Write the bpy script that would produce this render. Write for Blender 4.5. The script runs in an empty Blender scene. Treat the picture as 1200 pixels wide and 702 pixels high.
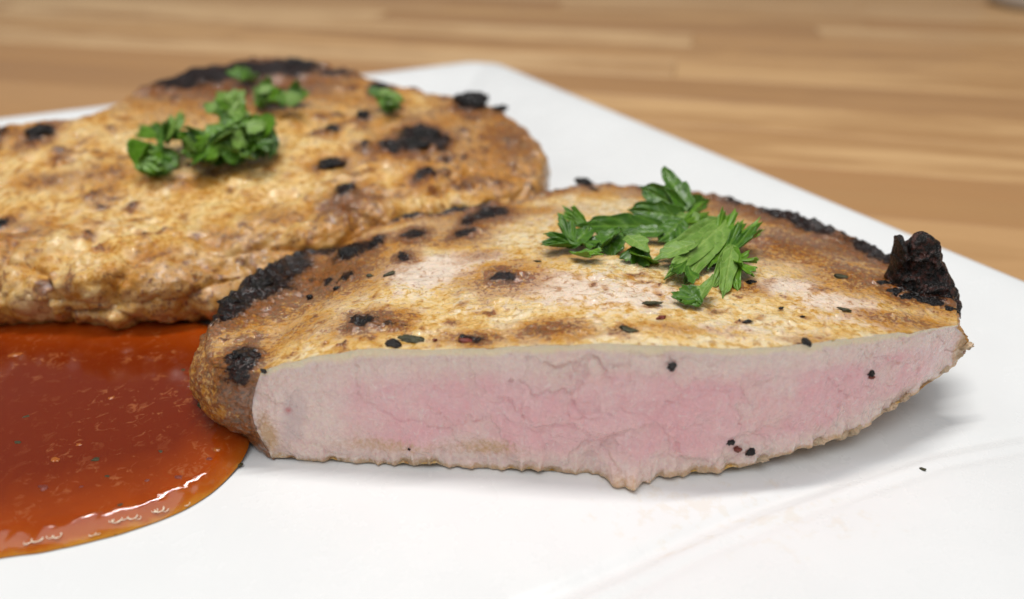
import bpy, bmesh, math, random
import numpy as np
from mathutils import Vector, Matrix

# ------------------------------------------------------------------ camera, world, lights
U = 0.009                      # one modelling unit (about a centimetre) in metres
H = 9.0                        # lens height above the plate, modelling units
FPX, CX, CY = 870.0, 600.0, 351.0
PITCH = math.atan(501.0 / 870.0)
sc = bpy.context.scene
col = sc.collection
cam_d = bpy.data.cameras.new('camera')
cam = bpy.data.objects.new('camera', cam_d)
col.objects.link(cam)
cam.location = (0, 0, H * U)
cam.rotation_euler = (math.pi / 2 - PITCH, 0, 0)
cam_d.sensor_width = 36
cam_d.lens = FPX / 1200 * 36
cam_d.clip_start = 0.002
cam_d.clip_end = 20
cam_d.dof.use_dof = True
cam_d.dof.focus_distance = 13.3 * U
cam_d.dof.aperture_fstop = cam_d.lens / 2.7
cam_d.dof.aperture_blades = 0
sc.camera = cam

w = bpy.data.worlds.new('World')
sc.world = w
w.use_nodes = True
bg = w.node_tree.nodes['Background']
bg.inputs[0].default_value = (0.97, 0.98, 1.0, 1)
bg.inputs[1].default_value = 0.20


def area(name, loc, target, sx, sy, watts, colr):
    d = bpy.data.lights.new(name, 'AREA')
    d.shape = 'RECTANGLE'
    d.size = sx
    d.size_y = sy
    d.energy = watts
    d.color = colr
    o = bpy.data.objects.new(name, d)
    col.objects.link(o)
    o.location = loc
    o.rotation_euler = (Vector(target) - Vector(loc)).to_track_quat('-Z', 'Y').to_euler()
    return o


area('ceiling_tube_lamp', (-0.10, 0.25, 0.95), (-0.08, 0.16, 0), 0.50, 0.035, 6.0, (1.0, 0.985, 0.955))
area('ceiling_bounce_fill', (-0.05, -0.30, 1.25), (0, 0.14, 0), 1.2, 0.9, 8.4, (0.98, 0.99, 1.0))  # added soft fill in place of light bounced off the ceiling
sc.view_settings.view_transform = 'Standard'
sc.view_settings.look = 'None'
sc.view_settings.exposure = 0
sc.view_settings.gamma = 1

R = random.Random(7)
rng = np.random.default_rng(5)


# ------------------------------------------------------------------ helpers
def ray(px, py):
    a = (px - CX) / FPX
    b = -(py - CY) / FPX
    return np.array([a, math.cos(PITCH) + b * math.sin(PITCH), -math.sin(PITCH) + b * math.cos(PITCH)])


def at(px, py, z=0.0):
    """the place on the level z that shows at this photo pixel"""
    d = ray(px, py)
    return np.array([0, 0, H]) + d * ((z - H) / d[2])


def on(px, py, zf):
    z = 2.0
    for _ in range(40):
        p = at(px, py, z)
        z = 0.5 * z + 0.5 * float(zf(p[0], p[1]))
    return at(px, py, z)


def smooth(a, b, x):
    t = np.clip((np.asarray(x, float) - a) / (b - a), 0, 1)
    return t * t * (3 - 2 * t)


def _h(ix, iy, iz, s):
    n = (ix * 374761393 + iy * 668265263 + iz * 2147483647 + s * 1274126177) & 0xFFFFFFFF
    n = ((n ^ (n >> 13)) * 1274126177) & 0xFFFFFFFF
    n = ((n ^ (n >> 15)) * 2246822519) & 0xFFFFFFFF
    return ((n ^ (n >> 16)) & 0xFFFF) / 65535.0


def vnoise(p, s=0):
    """value noise, -1..1, for an (..., 3) array"""
    i = np.floor(p).astype(np.int64)
    f = p - i
    f = f * f * f * (f * (f * 6 - 15) + 10)
    x, y, z = i[..., 0], i[..., 1], i[..., 2]
    fx, fy, fz = f[..., 0], f[..., 1], f[..., 2]
    r = 0
    for dx in (0, 1):
        for dy in (0, 1):
            for dz in (0, 1):
                wgt = (fx if dx else 1 - fx) * (fy if dy else 1 - fy) * (fz if dz else 1 - fz)
                r = r + wgt * _h(x + dx, y + dy, z + dz, s)
    return r * 2 - 1


def fbm(p, f, octv=4, s=0, gain=0.5):
    p = np.asarray(p, float)
    r = 0
    a = 1.0
    t = 0
    for k in range(octv):
        q = p * (f * 2.03 ** k) + 17.3 * k
        # turn each octave a little so the lattice does not show
        c, sn = math.cos(0.7 * k + .4), math.sin(0.7 * k + .4)
        q = np.stack([q[..., 0] * c - q[..., 1] * sn, q[..., 0] * sn + q[..., 1] * c + .3 * q[..., 2], q[..., 2] - .3 * q[..., 0]], -1)
        r = r + a * vnoise(q, s + k)
        t += a
        a *= gain
    return r / t


def ridged(p, f, octv=4, s=0):
    p = np.asarray(p, float)
    r = 0
    a = 1.0
    t = 0
    for k in range(octv):
        r = r + a * (1 - 2 * np.abs(vnoise(p * (f * 2.1 ** k) + 9.1 * k, s + k)))
        t += a
        a *= 0.55
    return r / t


def voro2(x, y, s=0):
    """F1, F2 - F1 and a cell value of a 2D cell pattern"""
    ix = np.floor(x).astype(np.int64)
    iy = np.floor(y).astype(np.int64)
    f1 = np.full(x.shape, 9.0)
    f2 = np.full(x.shape, 9.0)
    val = np.zeros(x.shape)
    for dx in (-1, 0, 1):
        for dy in (-1, 0, 1):
            cx_ = ix + dx + _h(ix + dx, iy + dy, 0 * ix, s)
            cy_ = iy + dy + _h(ix + dx, iy + dy, 0 * ix + 5, s)
            d = np.hypot(x - cx_, y - cy_)
            v = _h(ix + dx, iy + dy, 0 * ix + 9, s)
            nearer = d < f1
            f2 = np.where(nearer, f1, np.minimum(f2, d))
            val = np.where(nearer, v, val)
            f1 = np.minimum(f1, d)
    return f1, f2 - f1, val


def tag(o, label=None, cat=None, group=None, kind=None):
    if label:
        o['label'] = label
    if cat:
        o['category'] = cat
    if group:
        o['group'] = group
    if kind:
        o['kind'] = kind
    return o


def empty(name, loc, label=None, cat=None, group=None, kind=None):
    o = bpy.data.objects.new(name, None)
    o.empty_display_size = 0.01
    col.objects.link(o)
    o.location = Vector([float(c) * U for c in loc])
    return tag(o, label, cat, group, kind)


def link(name, me, mat, parent=None, origin=None):
    o = bpy.data.objects.new(name, me)
    col.objects.link(o)
    if mat and not len(me.materials):
        me.materials.append(mat)
    if origin is not None:
        o.location = Vector([float(c) * U for c in origin])
    if parent is not None:
        o.parent = parent
    return o


def mesh_np(name, V, F, attrs=None, smooth_=True):
    """V (n,3) in modelling units, F (m,4) or (m,3)"""
    me = bpy.data.meshes.new(name)
    V = np.ascontiguousarray(V, dtype=np.float32) * np.float32(U)
    F = np.ascontiguousarray(F, dtype=np.int32)
    k = F.shape[1]
    me.vertices.add(len(V))
    me.vertices.foreach_set('co', V.ravel())
    me.loops.add(F.size)
    me.loops.foreach_set('vertex_index', F.ravel())
    me.polygons.add(len(F))
    me.polygons.foreach_set('loop_start', np.arange(0, F.size, k, dtype=np.int32))
    me.polygons.foreach_set('loop_total', np.full(len(F), k, dtype=np.int32))
    me.polygons.foreach_set('use_smooth', np.full(len(F), smooth_, dtype=bool))
    me.update(calc_edges=True)
    for n, a in (attrs or {}).items():
        at_ = me.attributes.new(n, 'FLOAT_COLOR', 'POINT')
        c = np.zeros((len(V), 4), np.float32)
        c[:, :a.shape[1]] = a
        c[:, 3] = 1
        at_.data.foreach_set('color', c.ravel())
    me.validate()
    return me


def grid_faces(nu, nv, wrap):
    iu = np.arange(nu if wrap else nu - 1)
    iv = np.arange(nv - 1)
    a, b = np.meshgrid(iu, iv, indexing='ij')
    a2 = (a + 1) % nu
    return np.stack([a * nv + b, a2 * nv + b, a2 * nv + b + 1, a * nv + b + 1], -1)   # (nu', nv-1, 4)


def resample(pts, n, closed=False):
    """Catmull-Rom through pts, then n points equally spaced along it"""
    P = np.asarray(pts, float)
    m = len(P)
    out = []
    seg = m if closed else m - 1
    for i in range(seg):
        if closed:
            p0, p1, p2, p3 = P[(i - 1) % m], P[i], P[(i + 1) % m], P[(i + 2) % m]
        else:
            p0, p1, p2, p3 = P[max(i - 1, 0)], P[i], P[i + 1], P[min(i + 2, m - 1)]
        for t in np.linspace(0, 1, 24, endpoint=False):
            out.append(.5 * ((2 * p1) + (-p0 + p2) * t + (2 * p0 - 5 * p1 + 4 * p2 - p3) * t * t + (-p0 + 3 * p1 - 3 * p2 + p3) * t ** 3))
    out.append(P[0] if closed else P[-1])
    out = np.array(out)
    d = np.r_[0, np.cumsum(np.linalg.norm(np.diff(out[:, :3], axis=0), axis=1))]
    t = np.linspace(0, d[-1], n, endpoint=not closed)
    return np.stack([np.interp(t, d, out[:, k]) for k in range(out.shape[1])], -1)


def grid_normals(G, wrap=True):
    if wrap:
        du = np.roll(G, -1, 0) - np.roll(G, 1, 0)
    else:
        du = np.gradient(G, axis=0)
    dv = np.gradient(G, axis=1)
    n = np.cross(du, dv)
    l = np.linalg.norm(n, axis=-1, keepdims=True)
    return n / np.maximum(l, 1e-9)


# ------------------------------------------------------------------ materials
class N:
    def __init__(self, name):
        self.m = bpy.data.materials.new(name)
        self.m.use_nodes = True
        self.t = self.m.node_tree
        self.b = self.t.nodes['Principled BSDF']
        tc = self.t.nodes.new('ShaderNodeTexCoord')
        v = self.t.nodes.new('ShaderNodeVectorMath')
        v.operation = 'SCALE'
        v.inputs['Scale'].default_value = 1 / U
        self.t.links.new(tc.outputs['Object'], v.inputs[0])
        self.co = v.outputs[0]

    def put(self, sock, val):
        s = self.b.inputs[sock] if isinstance(sock, str) else sock
        if hasattr(val, 'is_output'):
            self.t.links.new(val, s)
        elif isinstance(val, (tuple, list)) and len(val) == 3 and s.type == 'RGBA':
            s.default_value = (*val, 1)
        else:
            s.default_value = val

    def node(self, kind, **ins):
        n = self.t.nodes.new(kind)
        for k, v in ins.items():
            self.put(n.inputs[k], v)
        return n

    def stretch(self, v):
        n = self.t.nodes.new('ShaderNodeMapping')
        self.t.links.new(self.co, n.inputs[0])
        n.inputs['Scale'].default_value = v
        return n.outputs[0]

    def noise(self, scale, detail=4, rough=0.55, vec=None, dist=0.0):
        n = self.t.nodes.new('ShaderNodeTexNoise')
        self.t.links.new(vec or self.co, n.inputs['Vector'])
        n.inputs['Scale'].default_value = scale
        n.inputs['Detail'].default_value = detail
        n.inputs['Roughness'].default_value = rough
        n.inputs['Distortion'].default_value = dist
        return n.outputs[0]

    def voro(self, scale, feature='F1', vec=None):
        n = self.t.nodes.new('ShaderNodeTexVoronoi')
        n.feature = feature
        self.t.links.new(vec or self.co, n.inputs['Vector'])
        n.inputs['Scale'].default_value = scale
        return n

    def math(self, op, a, b=0.0, c=None):
        n = self.t.nodes.new('ShaderNodeMath')
        n.operation = op
        self.put(n.inputs[0], a)
        self.put(n.inputs[1], b)
        if c is not None:
            self.put(n.inputs[2], c)
        return n.outputs[0]

    def rng(self, v, a, b, c=0.0, d=1.0):
        n = self.t.nodes.new('ShaderNodeMapRange')
        n.interpolation_type = 'SMOOTHSTEP'
        self.put(n.inputs[0], v)
        for i, k in enumerate((a, b, c, d)):
            n.inputs[i + 1].default_value = k
        return n.outputs[0]

    def mix(self, f, a, b):
        n = self.t.nodes.new('ShaderNodeMix')
        n.data_type = 'RGBA'
        self.put(n.inputs[0], f)
        self.put(n.inputs[6], a)
        self.put(n.inputs[7], b)
        return n.outputs[2]

    def ramp(self, f, stops):
        n = self.t.nodes.new('ShaderNodeValToRGB')
        e = n.color_ramp.elements
        while len(e) < len(stops):
            e.new(0.5)
        for el, (p, c) in zip(e, stops):
            el.position = p
            el.color = (*c, 1)
        self.put(n.inputs[0], f)
        return n.outputs[0]

    def attr(self, name):
        n = self.t.nodes.new('ShaderNodeAttribute')
        n.attribute_name = name
        s = self.t.nodes.new('ShaderNodeSeparateColor')
        self.t.links.new(n.outputs['Color'], s.inputs[0])
        return s.outputs

    def bump(self, h, dist, strength=1.0, prev=None):
        n = self.t.nodes.new('ShaderNodeBump')
        n.inputs['Distance'].default_value = dist * U
        n.inputs['Strength'].default_value = strength
        self.put(n.inputs['Height'], h)
        if prev is not None:
            self.t.links.new(prev, n.inputs['Normal'])
        return n.outputs[0]

    def sss(self, w_, rad, scale):
        self.put('Subsurface Weight', w_)
        self.b.inputs['Subsurface Radius'].default_value = rad
        self.b.inputs['Subsurface Scale'].default_value = scale * U


def crust_material(name, gold, tan, cream, pale, lo=.38, hi=.60, speck=0.0):
    n = N(name)
    a = n.attr('mask')
    n1 = n.noise(1.1, 4, .6, dist=.4)
    n2 = n.noise(5.5, 5, .65, dist=.6)
    n3 = n.noise(15.0, 4, .6)
    n4 = n.noise(48.0, 2, .5)
    f = n.math('ADD', n.math('MULTIPLY', n1, .38), n.math('MULTIPLY', n2, .62))
    c = n.ramp(f, [(lo, gold), ((lo + hi) / 2, tan), (hi, cream)])
    # pale lean patches
    pf = n.rng(n.math('ADD', a[2], n.math('MULTIPLY', n.math('SUBTRACT', n2, .5), 1.3)), .35, .75)
    c = n.mix(n.math('MULTIPLY', pf, .85), c, pale)
    # golden specks of seasoning
    sp = n.rng(n.noise(7.0, 4, .6, dist=.6), .56, .66)
    c = n.mix(n.math('MULTIPLY', sp, .65), c, (.36, .13, .018))
    hb = n.rng(n.noise(6.3, 2, .5), .74, .79)
    c = n.mix(n.math('MULTIPLY', hb, .8), c, (.10, .085, .02))
    a = list(a)
    if speck:
        s3 = n.rng(n.noise(2.6, 4, .65, dist=.8), .53, .66)
        a[1] = n.math('ADD', a[1], n.math('MULTIPLY', s3, speck))
    # browning
    bf = n.rng(n.math('ADD', a[1], n.math('MULTIPLY', n.math('SUBTRACT', n.math('ADD', n.math('MULTIPLY', n2, .45), n.math('MULTIPLY', n3, .55)), .5), 3.0)), .32, .66)
    c = n.mix(n.math('MULTIPLY', bf, .92), c, n.ramp(n3, [(.38, (.050, .009, .0015)), (.62, (.27, .068, .004))]))
    # golden halo round whatever is browned
    gf = n.rng(n.math('ADD', a[1], n.math('MULTIPLY', n.math('SUBTRACT', n2, .5), .8)), .02, .40)
    c = n.mix(n.math('MULTIPLY', n.math('SUBTRACT', gf, n.math('MULTIPLY', bf, .95)), .72), c, (.46, .18, .022))
    # char
    cf = n.rng(n.math('ADD', a[0], n.math('MULTIPLY', n.math('SUBTRACT', n.math('ADD', n.math('MULTIPLY', n2, .4), n.math('MULTIPLY', n3, .6)), .5), 1.5)), .50, .68)
    c = n.mix(cf, c, n.ramp(n3, [(.48, (.004, .003, .003)), (.74, (.055, .012, .004))]))
    n.put('Base Color', c)
    n.put('Roughness', n.math('SUBTRACT', n.rng(n2, .3, .7, .20, .42), n.math('MULTIPLY', cf, .12)))
    n.put('Specular IOR Level', n.math('SUBTRACT', .5, n.math('MULTIPLY', cf, .2)))
    n.b.inputs['IOR'].default_value = 1.36
    n.sss(.18, (.9, .45, .22), .22)
    h = n.math('ADD', n.math('MULTIPLY', n2, .5), n.math('ADD', n.math('MULTIPLY', n3, .3), n.math('MULTIPLY', n4, .12)))
    n.put('Normal', n.bump(h, .070, 1.0))
    n.put('Coat Weight', n.math('MULTIPLY', n.rng(n1, .40, .58, .25, 1.0), n.math('SUBTRACT', 1.0, n.math('MULTIPLY', cf, .6))))
    n.put('Coat Roughness', .045)
    n.put('Coat IOR', 1.6)
    n.put('Coat Normal', n.bump(h, .050, 1.0))
    return n.m


def face_material():
    n = N('cut_pork')
    a = n.attr('mask')           # R pink, G crack, B browned rim
    n1 = n.noise(1.0, 4, .6)
    n2 = n.noise(3.5, 5, .6, dist=.5)
    n3 = n.noise(14.0, 4, .6)
    fib = n.noise(9.0, 4, .6, vec=n.stretch((1.0, 1.0, .35)), dist=.8)
    pk = n.rng(n.math('ADD', a[0], n.math('MULTIPLY', n.math('SUBTRACT', n2, .5), .5)), .05, .95)
    c = n.mix(pk, (.86, .655, .57), (.87, .475, .49))
    c = n.mix(n.math('MULTIPLY', n.rng(n1, .42, .62), .22), c, (.87, .70, .63))
    c = n.mix(n.math('MULTIPLY', n.rng(fib, .56, .70), .35), c, (.90, .74, .69))
    c = n.mix(n.math('MULTIPLY', n.rng(n3, .42, .62), .30), c, (.74, .43, .45))
    wf = n.rng(n.noise(7.5, 3, .6, dist=1.0), .63, .70)
    c = n.mix(n.math('MULTIPLY', wf, .5), c, (.92, .78, .72))
    c = n.mix(n.math('MULTIPLY', a[1], .10), c, (.74, .36, .37))
    bf = n.rng(n.math('ADD', a[2], n.math('MULTIPLY', n.math('SUBTRACT', n3, .5), 1.0)), .28, .85)
    c = n.mix(n.math('MULTIPLY', bf, .8), c, (.60, .36, .15))
    g = n.attr('gristle')
    c = n.mix(n.math('MULTIPLY', g[0], .7), c, (.66, .50, .48))
    c = n.mix(n.math('MULTIPLY', g[1], .8), c, (.50, .08, .09))
    c = n.mix(n.rng(n.math('ADD', g[2], n.math('MULTIPLY', n.math('SUBTRACT', n2, .5), .8)), .2, .8), c, (.93, .74, .50))
    n.put('Base Color', c)
    n.put('Roughness', n.rng(n2, .3, .7, .20, .40))
    n.sss(.5, (1.0, .5, .35), .28)
    h = n.math('ADD', n.math('MULTIPLY', n3, .5), n.math('ADD', n.math('MULTIPLY', fib, .35), n.math('MULTIPLY', n.noise(45, 2), .12)))
    n.put('Normal', n.bump(h, .055, 1.0))
    n.put('Coat Weight', n.rng(n1, .4, .6, .35, .9))
    n.put('Coat Roughness', .09)
    n.put('Coat Normal', n.bump(h, .05, 1.0))
    return n.m


def simple(name, colr, rough=.5, var=.25, scale=6.0, bump=0.0, bscale=20.0, **kw):
    n = N(name)
    v = n.noise(scale, 4, .6)
    d = tuple(c * (1 - var) for c in colr)
    l = tuple(min(1, c * (1 + var)) for c in colr)
    n.put('Base Color', n.ramp(v, [(.32, d), (.68, l)]))
    n.put('Roughness', rough)
    if bump:
        n.put('Normal', n.bump(n.noise(bscale, 3, .55), bump * .35, 1.0))
    for k, x in kw.items():
        n.put(k.replace('_', ' '), x)
    return n.m


def char_material(name='charcoal_crust', red=.72):
    n = N(name)
    a = n.noise(9, 4, .65)
    n.put('Base Color', n.ramp(a, [(.35, (.003, .003, .003)), (red - .08, (.010, .007, .006)), (red + .04, (.07, .024, .018))]))
    n.put('Specular IOR Level', .35)
    n.put('Roughness', n.rng(n.noise(14, 3), .35, .65, .14, .38))
    n.put('Normal', n.bump(n.noise(16, 4, .6), .06, 1.0))
    return n.m


def porcelain():
    n = N('white_porcelain')
    a = n.attr('mask')
    v = n.noise(.35, 3)
    c = n.mix(n.rng(v, .3, .7), (.80, .805, .80), (.83, .835, .83))
    st = n.rng(n.math('ADD', a[0], n.math('MULTIPLY', n.math('SUBTRACT', n.noise(2.6, 4, .6), .5), .6)), .25, 1.0)
    c = n.mix(n.math('MULTIPLY', st, .8), c, (.62, .42, .22))
    sm = n.rng(n.math('MULTIPLY', a[1], n.noise(3.2, 4, .6)), .47, .60)
    c = n.mix(n.math('MULTIPLY', sm, .22), c, (.70, .58, .40))
    n.put('Base Color', c)
    n.put('Roughness', n.math('ADD', n.rng(n.noise(1.3, 4, .6), .35, .65, .16, .28), n.math('MULTIPLY', a[1], .12)))
    n.put('Coat Weight', .1)
    n.put('Coat Roughness', .08)
    n.put('Normal', n.bump(n.noise(.9, 2), .02, .5))
    return n.m


def sauce_material():
    n = N('tomato_pan_sauce')
    a = n.attr('mask')            # R depth of the sauce
    n1 = n.noise(.8, 5, .62, dist=1.2)
    n2 = n.noise(5.0, 5, .65, dist=.8)
    n3 = n.noise(16, 3, .6)
    d = n.math('ADD', a[0], n.math('MULTIPLY', n.math('SUBTRACT', n1, .5), .35))
    c = n.ramp(d, [(.02, (.60, .25, .03)), (.12, (.46, .105, .006)), (.36, (.33, .050, .003)), (.95, (.170, .018, .002))])
    pulp = n.rng(n2, .54, .68)
    cl = n.rng(n.noise(.9, 3, .5), .45, .62)
    c = n.mix(n.math('MULTIPLY', pulp, n.math('ADD', .12, n.math('MULTIPLY', cl, .45))), c, (.42, .14, .045))
    fl = n.rng(n3, .66, .74)
    c = n.mix(n.math('MULTIPLY', fl, .40), c, (.12, .02, .006))
    n.put('Base Color', c)
    n.put('Roughness', n.rng(n2, .4, .65, .02, .05))
    n.b.inputs['IOR'].default_value = 1.34
    n.put('Coat Weight', .3)
    n.put('Coat Roughness', .015)
    n.put('Coat IOR', 1.45)
    n.sss(.30, (1.0, .28, .06), .25)
    n.put('Normal', n.bump(n.math('ADD', n.math('MULTIPLY', n2, .6), n.math('MULTIPLY', n3, .25)), .012, .5))
    return n.m


def wood_material():
    n = N('oak_stave')
    oi = n.t.nodes.new('ShaderNodeObjectInfo')
    r = oi.outputs['Random']
    off = n.t.nodes.new('ShaderNodeVectorMath')
    off.operation = 'MULTIPLY_ADD'
    cmb = n.t.nodes.new('ShaderNodeCombineXYZ')
    n.t.links.new(r, cmb.inputs[0]); n.t.links.new(r, cmb.inputs[1]); n.t.links.new(r, cmb.inputs[2])
    n.t.links.new(cmb.outputs[0], off.inputs[0])
    off.inputs[1].default_value = (91, 37, 53)
    mp = n.stretch((.06, .6, .6))
    n.t.links.new(mp, off.inputs[2])
    g1 = n.noise(.9, 5, .6, vec=off.outputs[0], dist=.6)
    g2 = n.noise(6, 4, .6, vec=off.outputs[0])
    f = n.math('ADD', n.math('MULTIPLY', g1, .75), n.math('MULTIPLY', g2, .25))
    light = n.ramp(r, [(0, (.68, .42, .19)), (.25, (.44, .225, .085)), (.5, (.74, .49, .25)), (.68, (.36, .175, .065)), (.85, (.62, .365, .155)), (1, (.48, .25, .10))])
    dark = n.ramp(r, [(0, (.44, .23, .085)), (.5, (.46, .25, .10)), (1, (.31, .145, .05))])
    n.put('Base Color', n.mix(n.rng(f, .36, .62), dark, light))
    n.put('Roughness', n.rng(g2, .3, .7, .38, .55))
    n.put('Normal', n.bump(g2, .02, .5))
    return n.m


def leaf_material(name, dark, light, vein, rough=.32):
    n = N(name)
    a = n.attr('mask')            # R vein, G towards the rim
    v = n.noise(3.0, 4, .6)
    c = n.ramp(v, [(.32, dark), (.68, light)])
    c = n.mix(n.math('MULTIPLY', a[0], .55), c, vein)
    n.put('Base Color', c)
    n.put('Roughness', n.rng(v, .3, .7, rough - .04, rough + .14))
    n.sss(.15, (.6, 1.0, .1), .05)
    n.put('Normal', n.bump(n.math('ADD', n.math('MULTIPLY', a[0], -.6), n.math('MULTIPLY', n.noise(10, 3), .4)), .02, 1.0))
    return n.m


M_FRONT = crust_material('seared_pork', (.57, .275, .036), (.80, .535, .200), (.91, .745, .47), (.88, .73, .61), .385, .575, .12)
M_BACK = crust_material('pan_fried_crust', (.52, .225, .028), (.75, .445, .120), (.89, .66, .30), (.78, .53, .28), .41, .565, .42)
M_FACE = face_material()
M_CHAR = char_material()
M_BURNT = char_material('burnt_lump_crust', .58)
M_GLINT = simple('painted_bubble_glint', (.95, .80, .60), .06, .05, 12, Coat_Weight=1.0)  # pale colour paints the highlight loops of the sauce bubbles
M_PULP = simple('sauce_pulp', (.40, .11, .02), .2, .3, 9)
M_PEP = simple('black_pepper', (.012, .009, .008), .35, .5, 20, .1, 40)
M_PAP = simple('red_pepper_skin', (.20, .035, .02), .35, .4, 14, .06, 30)
M_HERB = simple('dried_herb', (.045, .042, .012), .4, .5, 14, .08, 30)
M_BEIGE = simple('browned_fibre', (.58, .40, .25), .42, .3, 9, .12, 22, Subsurface_Weight=.15)
M_FAT = simple('translucent_fat', (.55, .38, .36), .28, .18, 5, .03, 14, Subsurface_Weight=.4)
M_PLATE = porcelain()
M_SAUCE = sauce_material()
M_WOOD = wood_material()
M_STEEL = simple('pale_grey_enamel', (.50, .48, .45), .25, .1, 3, 0, 20)
M_LEAF = leaf_material('parsley_upper_side', (.024, .085, .003), (.070, .185, .006), (.16, .30, .03))
M_PALE = leaf_material('parsley_underside', (.11, .22, .025), (.19, .33, .05), (.32, .45, .11), .46)
M_STEM = simple('parsley_stem', (.16, .30, .05), .4, .2, 8)
M_MID = leaf_material('parsley_young_leaf', (.055, .150, .004), (.130, .285, .008), (.22, .40, .04))

# ------------------------------------------------------------------ table: staves of oak
TZ = -1.15
table = empty('table', (0, 40, TZ), kind='structure')
ang = math.radians(-13.0)


def stave_mesh(L, W, T):
    bm = bmesh.new()
    bmesh.ops.create_cube(bm, size=1)
    bmesh.ops.scale(bm, vec=(L * U, W * U, T * U), verts=bm.verts)
    bmesh.ops.bevel(bm, geom=[e for e in bm.edges], offset=.04 * U, segments=1, affect='EDGES')
    me = bpy.data.meshes.new('stave')
    bm.to_mesh(me)
    bm.free()
    me.materials.append(M_WOOD)
    return me


sm = [stave_mesh(L, 4.6, 3.0) for L in (34, 44, 58, 70)]
lens = (34, 44, 58, 70)
for r_ in range(36):
    yy = -22 + r_ * 4.62 - 40
    x = -105 + R.uniform(-30, 0)
    while x < 105:
        k = R.randrange(4)
        o = bpy.data.objects.new('stave', sm[k])
        col.objects.link(o)
        o.parent = table
        cxl = x + lens[k] / 2
        o.location = Vector(((cxl * math.cos(ang) - yy * math.sin(ang)) * U, (cxl * math.sin(ang) + yy * math.cos(ang)) * U, (-1.5 + R.uniform(-.006, .006)) * U))
        o.rotation_euler.z = ang
        x += lens[k] + .03

# ------------------------------------------------------------------ plate
RIM = .8
pc = at(572, 70, RIM)
pr = at(1200, 330, RIM) - pc
ea = pr[:2] / np.linalg.norm(pr[:2])              # down the right-hand edge
eb = np.array([ea[1], -ea[0]])                     # along the far edge to the left
if eb[0] > 0:
    eb = -eb
PL = 36.0


def plate_ab(x, y):
    dx, dy = x - pc[0], y - pc[1]
    return dx * ea[0] + dy * ea[1], dx * eb[0] + dy * eb[1]


crease_xy = np.array([at(px, py, 0)[:2] for px, py in [(380, 800), (560, 735), (640, 703), (730, 664), (820, 622), (900, 590), (1000, 556), (1090, 528), (1180, 511), (1300, 497), (1420, 488)]])


def crease_d(x, y):
    """distance to the moulded line in the plate, positive on the side of the lens"""
    yc = np.interp(x, crease_xy[:, 0], crease_xy[:, 1])
    sl = np.interp(x, crease_xy[:-1, 0] + .001, np.diff(crease_xy[:, 1]) / np.diff(crease_xy[:, 0]))
    return (yc - y) / np.sqrt(1 + sl ** 2)


def plate_z(x, y):
    a, b = plate_ab(x, y)
    e = np.minimum(np.minimum(a, PL - a), np.minimum(b, PL - b))
    z = RIM * (1 - smooth(0, 4.5, e)) ** 1.6
    d = crease_d(x, y)
    fade = 1 - .8 * smooth(7.5, 13, x)
    z = z + fade * (.20 * np.clip(d, 0, None) * smooth(0, .5, d) * np.exp(-np.clip(d, 0, None) / 8) - .065 * np.exp(-(d / .14) ** 2) + .042 * np.exp(-((d - .27) / .11) ** 2) - .028 * np.exp(-((d - .48) / .09) ** 2))
    return z


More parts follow.
